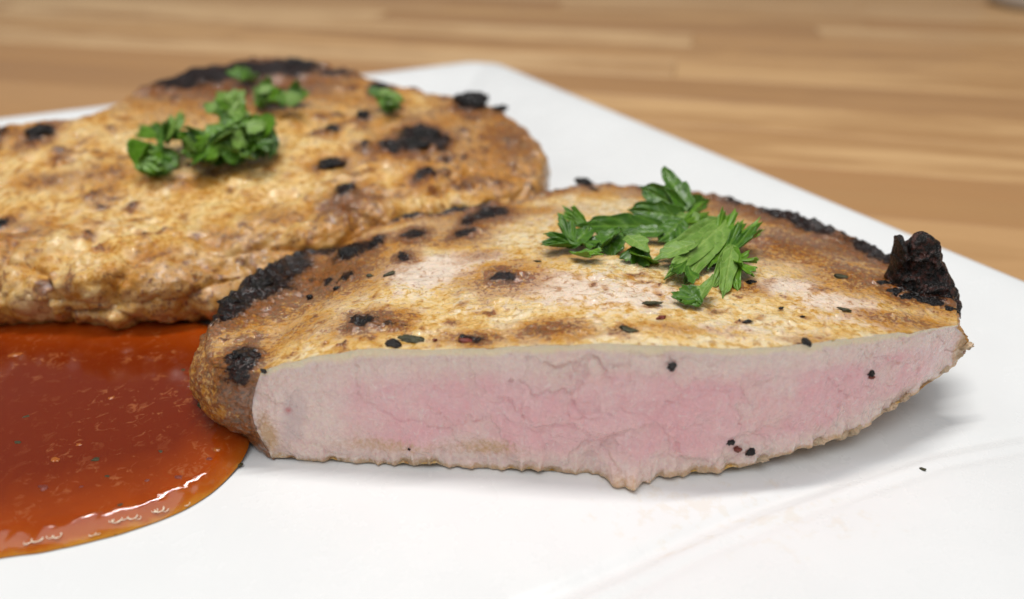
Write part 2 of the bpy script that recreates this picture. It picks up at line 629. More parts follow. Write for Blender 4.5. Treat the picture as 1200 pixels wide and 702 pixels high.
def build_plate():
    n = 460
    t = np.linspace(-1, 1, n)
    S, T = np.meshgrid(t, t, indexing='ij')
    # superellipse square with rounded corners
    rad = 1.5 / (PL / 2)
    ax, ay = np.abs(S), np.abs(T)
    m = np.maximum(ax, ay)
    cr = 1 - rad
    # squircle ring shapes: push the corner of every ring onto its arc
    sx, sy = S.copy(), T.copy()
    big = m > 1e-6
    ux, uy = np.where(big, S / np.maximum(m, 1e-6), 0), np.where(big, T / np.maximum(m, 1e-6), 0)
    qx, qy = np.abs(ux), np.abs(uy)
    incorner = (qx > cr) & (qy > cr)
    vx, vy = qx - cr, qy - cr
    L = np.hypot(vx, vy)
    k = np.where(incorner & (L > 1e-9), np.maximum(vx, vy) / np.maximum(L, 1e-9), 1)
    nx = np.where(incorner, cr + vx * k, qx)
    ny = np.where(incorner, cr + vy * k, qy)
    w_ = m ** 3
    sx = np.sign(ux) * (nx * w_ + qx * (1 - w_)) * m
    sy = np.sign(uy) * (ny * w_ + qy * (1 - w_)) * m
    A = (sx + 1) * PL / 2
    B = (sy + 1) * PL / 2
    X = pc[0] + A * ea[0] + B * eb[0]
    Y = pc[1] + A * ea[1] + B * eb[1]
    Z = plate_z(X, Y)
    top = np.stack([X, Y, Z], -1)
    # stains
    st = np.zeros_like(X)
    for (px, py, rx, ry, s_) in [(790, 648, 55, 5, .55), (905, 610, 30, 4, .4), (1045, 575, 16, 5, .35), (975, 594, 10, 3, .4), (868, 633, 7, 4, .5), (480, 640, 30, 10, .18), (470, 585, 30, 8, .15), (560, 600, 20, 12, .15), (900, 600, 8, 3, .4), (1035, 575, 22, 6, .2)]:
        c = at(px, py, 0)
        ex = abs(at(px + rx, py, 0)[0] - c[0])
        ey = abs(at(px, py + ry, 0)[1] - c[1])
        tx = .35 if ry < 6 and rx > 25 else 0
        dx = X - c[0]
        dy = Y - c[1] - tx * dx
        st = np.maximum(st, s_ * np.exp(-((dx / ex) ** 2 + (dy / ey) ** 2)))
    c = at(850, 600, 0)
    wet = np.exp(-(((X - c[0]) / 5.5) ** 2 + ((Y - c[1]) / 2.2) ** 2))
    mask = np.stack([st, wet, 0 * st], -1).reshape(-1, 3)
    F = grid_faces(n, n, False)
    Vt = top.reshape(-1, 3)
    Vb = Vt - np.array([0, 0, .42])
    # foot: the middle of the underside sits lower, on the table
    a, b = plate_ab(Vb[:, 0], Vb[:, 1])
    e = np.minimum(np.minimum(a, PL - a), np.minimum(b, PL - b))
    Vb[:, 2] = np.where(e > 5, -.75, Vb[:, 2]) - .38 * (np.exp(-((e - 6.0) / .45) ** 2))
    Vb[:, :2] += 0
    nF = F.reshape(-1, 4)
    rim = np.r_[np.arange(n) * n, (n - 1) * n + np.arange(1, n), (np.arange(n - 2, -1, -1)) * n + n - 1, np.arange(n - 2, 0, -1)]
    off = len(Vt)
    ctr = np.array([pc[0] + (ea[0] + eb[0]) * PL / 2, pc[1] + (ea[1] + eb[1]) * PL / 2, 0])
    mid = []
    k = len(rim)
    for (f_, o_) in ((.75, .09), (.5, .13), (.25, .09)):
        q = Vt[rim] * f_ + Vb[rim] * (1 - f_)
        d = q - ctr
        d[:, 2] = 0
        q = q + d / np.linalg.norm(d, axis=1, keepdims=True) * o_
        mid.append(q)
    V = np.concatenate([Vt, Vb] + mid)
    i = np.arange(k)
    j = (i + 1) % k
    rows = [rim, off * 2 + i, off * 2 + k + i, off * 2 + 2 * k + i, rim + off]
    side = [np.stack([p[i], q[i], q[j], p[j]], -1) for p, q in zip(rows[:-1], rows[1:])]
    F = np.concatenate([nF[:, ::-1], nF + off] + side)
    mk = np.zeros((len(V), 3))
    mk[:off] = mask
    o = np.array([ctr[0], ctr[1], TZ])
    return mesh_np('plate', V - o, F, {'mask': mk}), o


me, o_ = build_plate()
# make every face look outwards
bm = bmesh.new(); bm.from_mesh(me); bmesh.ops.recalc_face_normals(bm, faces=bm.faces); bm.to_mesh(me); bm.free()
plate = link('plate', me, M_PLATE, None, o_)
tag(plate, 'large square white porcelain plate under the two pork chops and the sauce', 'plate')


# ------------------------------------------------------------------ chops
def chop_grid(T, B, rr, bulge, axis, ztop, nwall, ntop, face_n=0, wexp=1.7):
    """T, B: (n,3) upper and lower outline; rr: (n,) rounding of the upper edge"""
    n = len(T)
    tg = np.roll(T, -3, 0) - np.roll(T, 3, 0)
    out = np.stack([tg[:, 1], -tg[:, 0], 0 * tg[:, 0]], -1)
    out /= np.maximum(np.linalg.norm(out, axis=1, keepdims=True), 1e-9)
    a, b = np.asarray(axis[0], float), np.asarray(axis[1], float)
    s = np.clip((T[:, 0] - a[0]) / (b[0] - a[0]), 0, 1)[:, None]
    C = a[None] * (1 - s) + b[None] * s
    rings = []
    for q in np.linspace(1, 0, 7)[:-1]:                       # underside
        p = B.copy()
        p[:, :2] = B[:, :2] * (1 - q) + C * q
        p[:, 2] = B[:, 2] * (1 - q) ** .5 + .06
        rings.append(p)
    nb = len(rings)
    for v in np.linspace(0, 1, nwall):
        k = math.sin(math.pi * min(1, max(0, v))) ** .8
        rings.append(B * (1 - v) + T * v + out * (bulge * k)[:, None])
    for q in np.linspace(0, 1, ntop + 1)[1:]:
        w_ = q ** wexp
        p = T.copy()
        p[:, :2] = T[:, :2] * (1 - w_) + C * w_
        d = np.linalg.norm(p[:, :2] - T[:, :2], axis=1)
        e = np.clip(1 - d / rr, 0, 1)
        drop = rr * (1 - np.sqrt(np.maximum(0, 1 - e * e)))
        p[:, 2] = ztop(p[:, 0], p[:, 1]) - drop
        rings.append(p)
    return np.stack(rings, 1), nb


def spot_field(P, spots, zf, shape=(1.0, 1.0)):
    """largest of many soft patches, each given by a photo position and half sizes"""
    f = np.zeros(P.shape[:-1])
    if len(P) < 1000:
        k_ = 1.6
    else:
        k_ = 1.0
    P = P + k_ * np.stack([.20 * fbm(P, 1.7 / k_, 3, 101) + .07 * fbm(P, 6 / k_, 2, 102), .20 * fbm(P, 1.7 / k_, 3, 103) + .09 * fbm(P, 6 / k_, 2, 104), 0 * P[..., 0]], -1)
    for (px, py, rx, ry, s_) in spots:
        c = on(px, py, zf)
        ex = abs(on(px + rx, py, zf)[0] - c[0])
        ey = max(.05, abs(on(px, py - ry, zf)[1] - on(px, py + ry, zf)[1]) / 2)
        d = ((P[..., 0] - c[0]) / ex) ** 2 + ((P[..., 1] - c[1]) / ey) ** 2
        f = np.maximum(f, s_ * np.exp(-d * .8))
    return f


# --- the cut chop in front
c0 = at(322, 538, 0)
c1 = at(640, 553, 0)
SLOPE = (c1[1] - c0[1]) / (c1[0] - c0[0])


def ycut(x):
    return c0[1] + SLOPE * (x - c0[0]) + 1.55 * np.clip((x - 2.2) / 5.0, 0, None) ** 1.8


def on_cut(px, py):
    d = ray(px, py)
    t = 11.0
    for _ in range(60):
        x = d[0] * t
        t = .5 * t + .5 * (ycut(x) / d[1])
    return np.array([d[0] * t, d[1] * t, H + d[2] * t])


ft = np.array([on_cut(*p) for p in [(306, 436), (325, 428), (360, 419), (430, 409), (500, 411), (560, 408), (640, 403), (740, 403), (800, 406), (860, 409), (930, 403), (1000, 396), (1060, 389), (1122, 381)]])
fb = np.array([on_cut(*p) for p in [(320, 538), (350, 545), (420, 545), (500, 546), (560, 548), (600, 552), (640, 554), (690, 557), (735, 560), (790, 560), (860, 548), (920, 531), (980, 513), (1005, 503), (1040, 481), (1080, 456), (1110, 433), (1131, 414)]])
fb[:, 2] = np.maximum(fb[:, 2], .03)
XT0, XT1 = ft[0, 0], ft[-1, 0]


def zf_(x):
    return np.interp(x, ft[:, 0], ft[:, 2])


_sx = np.linspace(-7, 10, 400)
_sz = np.convolve(np.pad(zf_(_sx), 2, 'edge'), np.ones(5) / 5, 'valid')


def ztop1(x, y):
    z = np.interp(x, _sx, _sz)
    t = np.clip(y - ycut(np.clip(x, -5, 8)), -1, 12)
    return z - .05 * np.clip(t, 0, None) - .006 * np.clip(t, 0, None) ** 2 - .04 * np.clip(-4.3 - x, 0, None)


NF, NC = 640, 700
RC = .15
top_px = [(1124, 384), (1122, 368), (1119, 352), (1108, 338), (1084, 322), (1052, 305), (1016, 290), (985, 275), (940, 259), (880, 242), (840, 231), (760, 220), (690, 220), (600, 236), (500, 253), (420, 271), (345, 300), (300, 326), (262, 352), (246, 376), (238, 400), (241, 417), (258, 428), (282, 434), (306, 437)]
Tc = []
for (px, py) in top_px:
    p = on(px, py, ztop1)
    p[2] = ztop1(p[0], p[1])
    Tc.append(p)
Tc = np.array(Tc)
Tc[0], Tc[-1] = ft[-1], ft[0]
Tf = resample(ft, NF)
_q = np.stack([Tf[:, 0], 0 * Tf[:, 0], 0 * Tf[:, 0]], -1)
_e = smooth(0, 30, np.minimum(np.arange(NF), NF - 1 - np.arange(NF)))
Tf[:, 2] += _e * (.045 * fbm(_q, 1.6, 3, 91) + .022 * fbm(_q, 7, 2, 92))
Tf[:, 1] -= _e * (.05 * fbm(_q, 1.1, 3, 93) + .02 * fbm(_q, 6, 2, 94))
Tcr = resample(Tc, NC + 2)
Tcr = Tcr[1:-1]
T1 = np.concatenate([Tf, Tcr])
T1[0] = ft[0]
# lower outline
Bf = resample(fb, NF)
Bf[:, 0] = Bf[:, 0]
n_all = NF + NC
tg = np.roll(T1, -3, 0) - np.roll(T1, 3, 0)
outn = np.stack([tg[:, 1], -tg[:, 0]], -1)
outn /= np.linalg.norm(outn, axis=1, keepdims=True)
uc = np.linspace(0, 1, NC)
Bc = Tcr.copy()
inset = .25 + 0 * uc
Bc[:, :2] -= outn[NF:] * inset[:, None]
Bc[:, 2] = np.interp(uc, [0, .05, .3, .5, 1], [fb[-1, 2], fb[-1, 2] * .9, .5, .05, .03])
# left end: foot of the rounded end as seen
bl = np.array([at(px, py, .03) for px, py in [(250, 440), (243, 470), (262, 492), (300, 524), (320, 538)]])
kend = smooth(.86, .93, uc)
blr = resample(bl, int((uc > .88).sum()))
Bc2 = Bc.copy()
Bc2[uc > .88] = blr
Bc = Bc * (1 - kend[:, None]) + Bc2 * kend[:, None]
wst = smooth(0, .03, uc)[:, None]
Bc = fb[-1][None] * (1 - wst) + Bc * wst
B1 = np.concatenate([Bf, Bc])
# ragged lower edge of the cut
xs = Bf[:, 0]
scal = fbm(np.stack([xs * 1.0, 0 * xs, 0 * xs], -1), 2.3, 3, 11)
scal2 = np.abs(vnoise(np.stack([xs * 2.6, 0 * xs + 3.3, 0 * xs], -1), 3))
B1[:NF, 2] += np.clip((.09 * scal + .10 * scal2) * (.55 + 1.1 * fbm(np.stack([xs, 0 * xs, 0 * xs + 7], -1), .8, 2, 15)), -.02, .22)
B1[:NF, 1] -= .05 * scal2 + .03 * scal
rr = np.full(n_all, .004)
rr[NF:] = .004 + (RC - .004) * np.minimum(smooth(0, .06, uc), 1 - smooth(.93, 1, uc))
T1z_keep = T1.copy()
T1[NF:, 2] -= rr[NF:]
bul = np.zeros(n_all)
bul[NF:] = .22 * np.minimum(smooth(0, .05, uc), 1 - smooth(.97, 1, uc)) + .12 * (smooth(.86, .93, uc) * (1 - smooth(.96, 1, uc)))
NW, NT = 140, 150
G1, NB = chop_grid(T1, B1, rr, bul, [(-2.6, 12.2), (4.6, 13.2)], ztop1, NW, NT)
_ui = np.minimum(np.arange(n_all), n_all - np.arange(n_all))
_wv = np.zeros(G1.shape[1])
_wv[NB:NB + NW] = np.sin(np.pi * np.linspace(0, 1, NW))
G1[..., 0] -= .24 * np.exp(-(_ui / 22.0) ** 2)[:, None] * _wv[None]
_uj = np.abs(np.arange(n_all) - NF)
G1[..., 0] += (.10 * np.exp(-(_uj / 14.0) ** 2))[:, None] * _wv[None] * (1 + 1.2 * fbm(G1, 3.0, 3, 46))
nrm = grid_normals(G1)
UP = smooth(.70, .9, np.clip((np.arange(G1.shape[1]) - NB - NW) / NT, 0, 1))[None, :, None]
if nrm[NF // 2, NB + NW // 2, 1] > 0:
    nrm = -nrm
nrm = nrm * (1 - UP) + np.array([0, 0, 1.0]) * UP
wall = np.zeros(G1.shape[:2], bool)
wall[:NF, NB:NB + NW] = True
vv = np.zeros(G1.shape[:2])
vv[:, NB:NB + NW] = np.linspace(0, 1, NW)[None]
vv[:, NB + NW:] = 1

char1 = [(300, 336, 44, 20, 1.15), (266, 360, 28, 18, 1.15), (335, 316, 30, 12, 1.1), (255, 372, 12, 10, .9), (282, 420, 20, 17, 1.1), (415, 294, 26, 8, 1.05), (440, 285, 12, 6, 1), (470, 301, 13, 6, .95), (485, 275, 16, 7, 1.1), (543, 274, 18, 7, 1), (572, 252, 26, 7, 1.05), (550, 260, 14, 7, .95), (428, 379, 16, 8, .95), (415, 376, 9, 6, .9), (592, 326, 20, 8, .9), (552, 397, 20, 6, .85), (405, 322, 14, 6, .85), (380, 330, 10, 5, .85), (450, 384, 20, 5, .7), (733, 387, 10, 3, .55), (945, 402, 6, 4, .6), (362, 330, 5, 4, .7), (395, 338, 5, 4, .7), (873, 378, 4, 2, .6), (684, 214, 14, 6, 1.0), (742, 217, 14, 4, .9), (870, 236, 24, 6, 1.0), (920, 250, 28, 6, 1.0), (965, 266, 24, 6, 1.0), (998, 281, 14, 5, .95), (1085, 344, 46, 11, 1.2), (880, 330, 8, 3, .45), (310, 352, 16, 4, .7), (250, 445, 10, 10, .55), (380, 296, 22, 5, .9), (345, 303, 16, 6, 1)]
brown1 = [(300, 350, 70, 30, 1.0), (385, 325, 56, 22, 1.05), (430, 378, 40, 14, .95), (270, 432, 40, 40, .7), (592, 328, 44, 16, .85), (420, 292, 50, 12, .7), (545, 262, 60, 12, .5), (552, 397, 38, 9, .85), (640, 386, 50, 9, .75), (680, 390, 30, 6, .5), (930, 285, 80, 22, .75), (1000, 320, 50, 22, .7), (1085, 352, 45, 12, .95), (880, 245, 60, 10, .9), (900, 300, 26, 8, .6), (880, 335, 20, 10, .6), (1060, 375, 50, 8, .6), (560, 300, 26, 8, .45), (470, 300, 20, 8, .6), (800, 385, 60, 6, .35), (945, 395, 30, 8, .35), (660, 300, 40, 8, .25), (600, 250, 60, 8, .55), (760, 228, 60, 6, .5), (350, 385, 40, 14, .5), (280, 400, 30, 14, .6)]
pale1 = [(500, 318, 66, 18, 1.0), (545, 305, 56, 12, .9), (660, 335, 90, 24, .8), (740, 345, 95, 26, .75), (880, 280, 26, 12, .9), (925, 335, 45, 14, .9), (985, 355, 60, 16, .8), (650, 260, 80, 12, .4), (480, 340, 40, 14, .5), (860, 385, 80, 12, .55), (1000, 375, 60, 10, .6), (560, 360, 60, 14, .45), (450, 365, 40, 8, .3)]
is_top = np.zeros(G1.shape[:2], bool)
is_top[:, NB + NW:] = True
ch = spot_field(G1, char1, ztop1)
br = spot_field(G1, brown1, ztop1)
RS = random.Random(21)
fleck1 = [(RS.uniform(245, 470), RS.uniform(285, 425), RS.uniform(3, 9), RS.uniform(2, 4.5), RS.uniform(.5, 1.0)) for _ in range(34)] + [(RS.uniform(430, 1080), RS.uniform(250, 400), RS.uniform(3, 11), RS.uniform(1.5, 4), RS.uniform(.35, .8)) for _ in range(52)] + [(RS.uniform(860, 1040), RS.uniform(270, 345), RS.uniform(3, 12), RS.uniform(2, 4), RS.uniform(.4, .8)) for _ in range(16)]
br = np.maximum(br, spot_field(G1, fleck1, ztop1))
ch = np.maximum(ch, .62 * spot_field(G1, [f_ for f_ in fleck1 if f_[4] > .78], ztop1))
br = np.maximum(br, 1.2 * spot_field(G1, [(a_, b_, c_ * 1.45, d_ * 1.6, e_) for a_, b_, c_, d_, e_ in char1], ztop1))
pa = spot_field(G1, pale1, ztop1)
# browned rind round the crust edge and down its side
dist_edge = np.linalg.norm(G1[:, :, :2] - T1[:, None, :2], axis=2)
dist_edge[:, :NB + NW] = 0
onc = np.zeros(n_all)
onc[NF:] = np.minimum(smooth(0, .05, uc), 1 - smooth(.95, 1, uc))
wn = fbm(np.stack([G1[..., 0], G1[..., 1], G1[..., 2]], -1), .9, 3, 31)
rim_b = .72 * onc[:, None] * np.exp(-(dist_edge / .30) ** 2) * (.75 + .5 * wn)
back_char = np.zeros(n_all)
back_char[NF:] = np.interp(uc, [0, .08, .10, .25, .32, .36, .40, .62, .75, .83, .86, .9, 1], [0, .2, .9, 1.0, .85, .3, .65, .75, .85, .9, .3, 0, 0])
bw = np.full(n_all, .2)
bw[NF:] = np.interp(uc, [0, .1, .15, .3, .36, .45, .7, .8, 1], [.2, .5, .8, .6, .24, .2, .22, .34, .2])
rim_c = back_char[:, None] * np.exp(-(np.clip(dist_edge - .03, 0, None) / bw[:, None]) ** 2) * (.9 + .8 * wn)
lower = 1 - smooth(.0, .8, vv)
ch = np.maximum(ch, rim_c * (1 - .8 * lower * onc[:, None]))
br = np.maximum(br, rim_b)
br = np.where(~is_top & ~wall, np.maximum(br, .5), br)
ch = np.where(~wall & (vv < 1), ch * smooth(.5, .95, vv), ch)

# relief
pos = G1
lump = fbm(pos, .55, 3, 1) * .06 + fbm(pos, 2.1, 3, 2) * .032
grain = fbm(pos * np.array([1.0, 1.8, 1.6]), 4.5, 3, 3) * .036 + fbm(pos, 11, 2, 4) * .016
chn = np.clip((ch + .55 * fbm(pos, 5, 3, 8) - .35) / .3, 0, 1)
spikes = chn * (.020 + .050 * ridged(pos, 3.2, 3, 5) + .035 * fbm(pos, 11, 2, 6))
pits = -.05 * np.clip(br, 0, 1) * (1 - chn) * np.clip(fbm(pos, 5.5, 2, 9) - .1, 0, 1)
disp = lump * .8 + grain + spikes + pits
endk = np.zeros(n_all)
endk[NF:] = smooth(.84, .9, uc) * (1 - smooth(.985, 1, uc))
disp += endk[:, None] * (vv < 1) * (.07 * fbm(pos, 1.7, 3, 12))
# cut face relief
sx_ = np.repeat(np.r_[Tf[:, 0], Tcr[:, 0]][:, None], G1.shape[1], 1)
fx, fz = G1[..., 0], G1[..., 2]
wx = fx + .42 * fbm(pos, 1.5, 4, 21, .62) + .35 * fz
wz = fz + .42 * fbm(pos, 1.5, 4, 22, .62)
f1, fe, cv = voro2(wx * 1.15 + 4, wz * 1.25 + 2, 3)
f1b, feb, cvb = voro2(wx * 2.9, wz * 2.6, 8)
patch = np.clip(.05 + 1.8 * fbm(pos, .8, 2, 23), 0, 1)
patch = patch * (.30 + .9 * np.exp(-((fx - .9) / 1.7) ** 2))
crack = np.exp(-(fe / .14) ** 2) * np.clip(patch, 0, 1)
crackb = np.exp(-(feb / .12) ** 2) * np.clip(1.1 * fbm(pos, 1.1, 2, 25), 0, 1)
inner = smooth(.0, .10, vv) * (1 - smooth(.90, .99, vv))
fdisp = -.055 * crack - .035 * crackb + (cv - .5) * .045 + (cvb - .5) * .045 * np.clip(patch + .1, 0, 1) + .07 * fbm(pos, 1.3, 3, 26) + .016 * fbm(pos * np.array([2.0, 1, .8]), 7, 3, 27)
low = 1 - smooth(.02, .22, vv)
fdisp = fdisp * inner + low * (.05 * fbm(pos, 4.2, 3, 28) + .08 * ridged(pos * np.array([1.6, 1, .5]), 2.0, 2, 29) - .02)
flap = np.exp(-((fx - 1.84) / np.where(fx < 1.84, .24, .55)) ** 2) * (1 - smooth(.02, .26, vv))
fdisp += .40 * flap
nub = np.exp(-(((fx - 2.15) / .28) ** 2 + ((fz - .62) / .16) ** 2))
fdisp += .09 * nub
upper = np.exp(-(((fx - 1.0) / 1.0) ** 2 + ((fz - 1.45) / .18) ** 2))
fdisp -= .05 * upper * np.clip(fbm(pos, 2.2, 2, 41) + .3, 0, 1)
disp = np.where(wall, fdisp, disp * (1 - (1 - onc[:, None]) * (1 - smooth(.0, .35, dist_edge)) * (vv >= 1)))
G1d = G1 + nrm * disp[..., None]
G1d[..., 2] += .16 * np.clip(rim_c, 0, 1) * is_top * np.clip(.55 + .8 * ridged(pos, 1.9, 3, 95), 0, 1.4) * np.exp(-(dist_edge / .22) ** 2) * smooth(0, .04, dist_edge + .02)
zp = plate_z(G1d[..., 0], G1d[..., 1])
G1d[..., 2] = np.maximum(G1d[..., 2], zp + .004)

pink = smooth(.0, .30, vv) * (1 - smooth(.62, .94, vv))
xx = (fx - XT0) / (XT1 - XT0)
pink = pink * smooth(.03, .20, xx) * (1 - .6 * smooth(.84, .99, xx))
pink = pink * (1 + .55 * (cv - .5) + .35 * (cvb - .5))
pink = pink * (.85 + .55 * fbm(pos, .7, 3, 33)) + .15 * nub
rimbrown = np.exp(-(vv / (.06 + .05 * fbm(pos, 1.5, 2, 45))) ** 2) * .85 + .9 * np.exp(-((fx - XT1 - .35) / .22) ** 2) + np.exp(-((1 - vv) / .03) ** 2) * .55
stain = np.exp(-(((fx + 2.2) / 1.3) ** 2 + ((fz - .45) / .22) ** 2)) * .62 + np.exp(-(((fx + .3) / .7) ** 2 + ((fz - .5) / .25) ** 2)) * .60 + np.exp(-(((fx - XT0 + .1) / .22) ** 2 + ((fz - .6) / .6) ** 2)) * .8 + .7 * flap * low
maskF = np.stack([np.clip(pink, 0, 1), np.clip(crack + .6 * crackb, 0, 1) * inner, np.clip(np.maximum(rimbrown, stain), 0, 1)], -1)
gx = fx - .12 * np.sin((fz - .9) * 2.0)
gris = np.exp(-(np.abs((gx + 3.72) / .20)) ** 4) * smooth(.12, .3, vv) * (1 - smooth(.55, .8, vv))
reds = np.exp(-(((fx + 3.78) / .06) ** 2 + ((fz - 1.12) / .07) ** 2))
maskG = np.stack([gris, reds, np.exp(-((1 - vv) / (.07 + .05 * fbm(pos, 1.4, 3, 44))) ** 2)], -1)
br = np.maximum(br, 1.1 * np.clip(onc[:, None] * back_char[:, None] * np.exp(-(np.clip(dist_edge, 0, None) / (bw[:, None] * 2.1)) ** 2) * (vv >= .6), 0, 1))
maskC = np.stack([np.clip(ch, 0, 1), np.clip(br, 0, 1), np.clip(pa, 0, 1)], -1)

F = grid_faces(n_all, G1.shape[1], True)
nv = G1.shape[1]
isface = np.zeros(F.shape[:2], bool)
isface[:NF - 1, NB:NB + NW - 1] = True
base1 = np.array([1.2, 12.5, 0])


def submesh(name, G, F_, mask, o, extra=None):
    idx = np.unique(F_)
    remap = np.full(G.shape[0] * G.shape[1], -1)
    remap[idx] = np.arange(len(idx))
    at_ = {'mask': mask.reshape(-1, mask.shape[-1])[idx]}
    if extra is not None:
        at_['gristle'] = extra.reshape(-1, 3)[idx]
    return mesh_np(name, G.reshape(-1, 3)[idx] - o, remap[F_], at_)


chop1 = empty('pork_chop', base1, 'cut pork chop with pink face towards the front and charred rim', 'pork chop')
Fc = F[~isface].reshape(-1, 4)
Ff = F[isface].reshape(-1, 4)
flip = nrm is not None and np.dot(np.cross(G1[NF // 2 + 1, NB + 70] - G1[NF // 2, NB + 70], G1[NF // 2, NB + 71] - G1[NF // 2, NB + 70]), np.array([0, -1, 0])) < 0
if flip:
    Fc, Ff = Fc[:, ::-1], Ff[:, ::-1]
link('seared_crust', submesh('seared_crust', G1d, Fc, maskC, base1), M_FRONT, chop1)
fo = link('cut_face', submesh('cut_face', G1d, Ff, maskF, base1, maskG), M_FACE, chop1)


# --- lumps stuck to the meat
def lump_mesh(name, rx, ry, rz, seed, rough=.35, freq=1.3, sub=3):
    bm = bmesh.new()
    bmesh.ops.create_icosphere(bm, subdivisions=sub, radius=1)
    P = np.array([v.co[:] for v in bm.verts])
    n_ = 1 + rough * fbm(P + seed * 3.1, freq, 3, seed) + rough * .6 * ridged(P + seed * 1.7, freq * 1.6, 3, seed + 3)
    P = P * n_[:, None] * np.array([rx, ry, rz])
    F_ = np.array([[v.index for v in f.verts] for f in bm.faces])
    bm.free()
    return mesh_np(name, P, F_)


def stick(name, parent, base, p, r, seed, mat, rough=.35, sub=3, rot=None):
    o = link(name, lump_mesh(name, r[0], r[1], r[2], seed, rough, 1.3, sub), mat, parent)
    o.location = Vector([float(c) * U for c in (np.asarray(p) - base)])
    if rot is None:
        rot = (0, 0, R.uniform(-.6, .6))
    o.rotation_euler = rot
    return o


def px_size(p):
    """modelling units per photo pixel at a place"""
    d = p - np.array([0, 0, H])
    return (d[1] * math.cos(PITCH) - d[2] * math.sin(PITCH)) / FPX


# burnt flap at the right-hand end: a charred curl of rind standing up from the rim
zl = on(1078, 344, ztop1)
sz = px_size(zl)
fl_top = np.array([(1036, 334), (1040, 318), (1046, 300), (1052, 277), (1058, 276), (1062, 290), (1068, 280), (1078, 273), (1090, 275), (1099, 284), (1104, 298), (1106, 308), (1113, 322), (1119, 338), (1122, 352)], float)
nS, nTt = 110, 90
S_, T_ = np.meshgrid(np.linspace(0, 1, nS), np.linspace(0, 1, nTt), indexing='ij')
px_ = np.interp(S_, np.linspace(0, 1, len(fl_top)), fl_top[:, 0])
py_t = np.interp(S_, np.linspace(0, 1, len(fl_top)), fl_top[:, 1])
py_b = 356 + 10 * S_
py_ = py_b * (1 - T_) + py_t * T_
y0 = zl[1] + .30 - .35 * S_ + .25 * T_
# metres-true place of every point on the leaning sheet
dd_ = np.stack([(px_ - CX) / FPX, math.cos(PITCH) - (py_ - CY) / FPX * math.sin(PITCH), -math.sin(PITCH) - (py_ - CY) / FPX * math.cos(PITCH)], -1)
mid_ = np.array([0, 0, H]) + dd_ * (y0 / dd_[..., 1])[..., None]
th_ = .34 * np.sqrt(np.clip(1 - (2 * S_ - 1) ** 2, 0, 1)) * (1 - T_ ** 2.5) ** .5 * (.7 + .5 * fbm(mid_, 1.6, 2, 61)) + .01
sides = []
for sg in (-1, 1):
    q = mid_.copy()
    n_ = .10 * ridged(mid_ * np.array([1, 1, 1.4]) + sg * 7, 1.7, 3, 62) + .07 * fbm(mid_ + sg * 5, 4.5, 3, 63) + .05 * fbm(mid_ + sg, 9, 2, 64)
    q[..., 1] += sg * (th_ + np.clip(n_, -.1, .2) * np.minimum(1, th_ / .12))
    q[..., 0] += .06 * fbm(mid_, 5, 3, 65) * np.minimum(1, 1.0)
    q[..., 2] += .07 * fbm(mid_, 4, 3, 66) + .05 * fbm(mid_, 10, 2, 67)
    sides.append(q.reshape(-1, 3))
ff_ = grid_faces(nS, nTt, False).reshape(-1, 4)
k_ = nS * nTt
brd = np.r_[np.arange(nS) * nTt + 0, (nS - 1) * nTt + np.arange(1, nTt), np.arange(nS - 2, -1, -1) * nTt + nTt - 1, np.arange(nTt - 2, 0, -1)]
b2_ = np.roll(brd, -1)
strip = np.stack([brd, b2_, b2_ + k_, brd + k_], -1)
fme = mesh_np('burnt_flap', np.concatenate(sides) - base1, np.concatenate([ff_, ff_[:, ::-1] + k_, strip]))
bm = bmesh.new(); bm.from_mesh(fme); bmesh.ops.recalc_face_normals(bm, faces=bm.faces); bm.to_mesh(fme); bm.free()
link('burnt_flap', fme, M_BURNT, chop1)

# black crumbs on the upper side
crumbs1 = [(412, 295, 13, 5), (440, 285, 8, 4), (486, 275, 9, 4), (543, 275, 9, 4), (575, 252, 9, 4), (428, 378, 8, 5), (594, 326, 6, 4), (395, 338, 4, 3), (363, 348, 3, 3), (684, 214, 9, 10), (676, 222, 9, 5), (696, 222, 9, 5), (742, 220, 10, 5), (304, 332, 14, 8), (272, 354, 12, 8), (278, 418, 8, 8), (288, 426, 6, 5), (880, 332, 5, 2), (1046, 344, 9, 5), (1064, 350, 12, 5), (1084, 354, 12, 5), (1102, 357, 10, 5), (1036, 334, 8, 5), (1112, 362, 7, 4)]
for i, (px, py, a_, b_) in enumerate(crumbs1):
    p = on(px, py, ztop1)
    s_ = px_size(p)
    big = b_ / max(a_, 1)
    p[2] -= b_ * s_ * .18 + (.03 if py < 223 else 0)
    stick('char_crumb', chop1, base1, p, (a_ * s_, max(a_ * .8, b_) * s_, b_ * s_ * .75), 40 + i, M_CHAR, .75, 3, (R.uniform(-.2, .2), R.uniform(-.2, .2), R.uniform(-.5, .5)))
# pepper and herb flakes
for i, (px, py, r_, m_, n_) in enumerate([(783, 427, 6, M_PEP, 'pepper_flake'), (1007, 441, 5, M_PEP, 'pepper_flake'), (832, 520, 6, M_PEP, 'pepper_flake'), (851, 532, 6, M_PEP, 'pepper_flake'), (838, 528, 5, M_PAP, 'red_pepper_flake'), (309, 432, 4, M_PEP, 'pepper_flake'), (1006, 445, 4, M_PAP, 'red_pepper_flake'), (473, 523, 2, M_PEP, 'pepper_flake')]):
    p = on_cut(px, py)
    s_ = px_size(p)
    u_i = int(np.argmin(np.abs(Tf[:, 0] - p[0])))
    vcol = G1d[u_i, NB:NB + NW]
    q = vcol[int(np.argmin(np.abs(vcol[:, 2] - p[2])))]
    stick(n_, chop1, base1, q + np.array([0, -.02, 0]), (r_ * s_ * .75, r_ * s_ * .55, r_ * s_ * .6), 80 + i, m_, .8, 3, (0, R.uniform(-1, 1), 0))
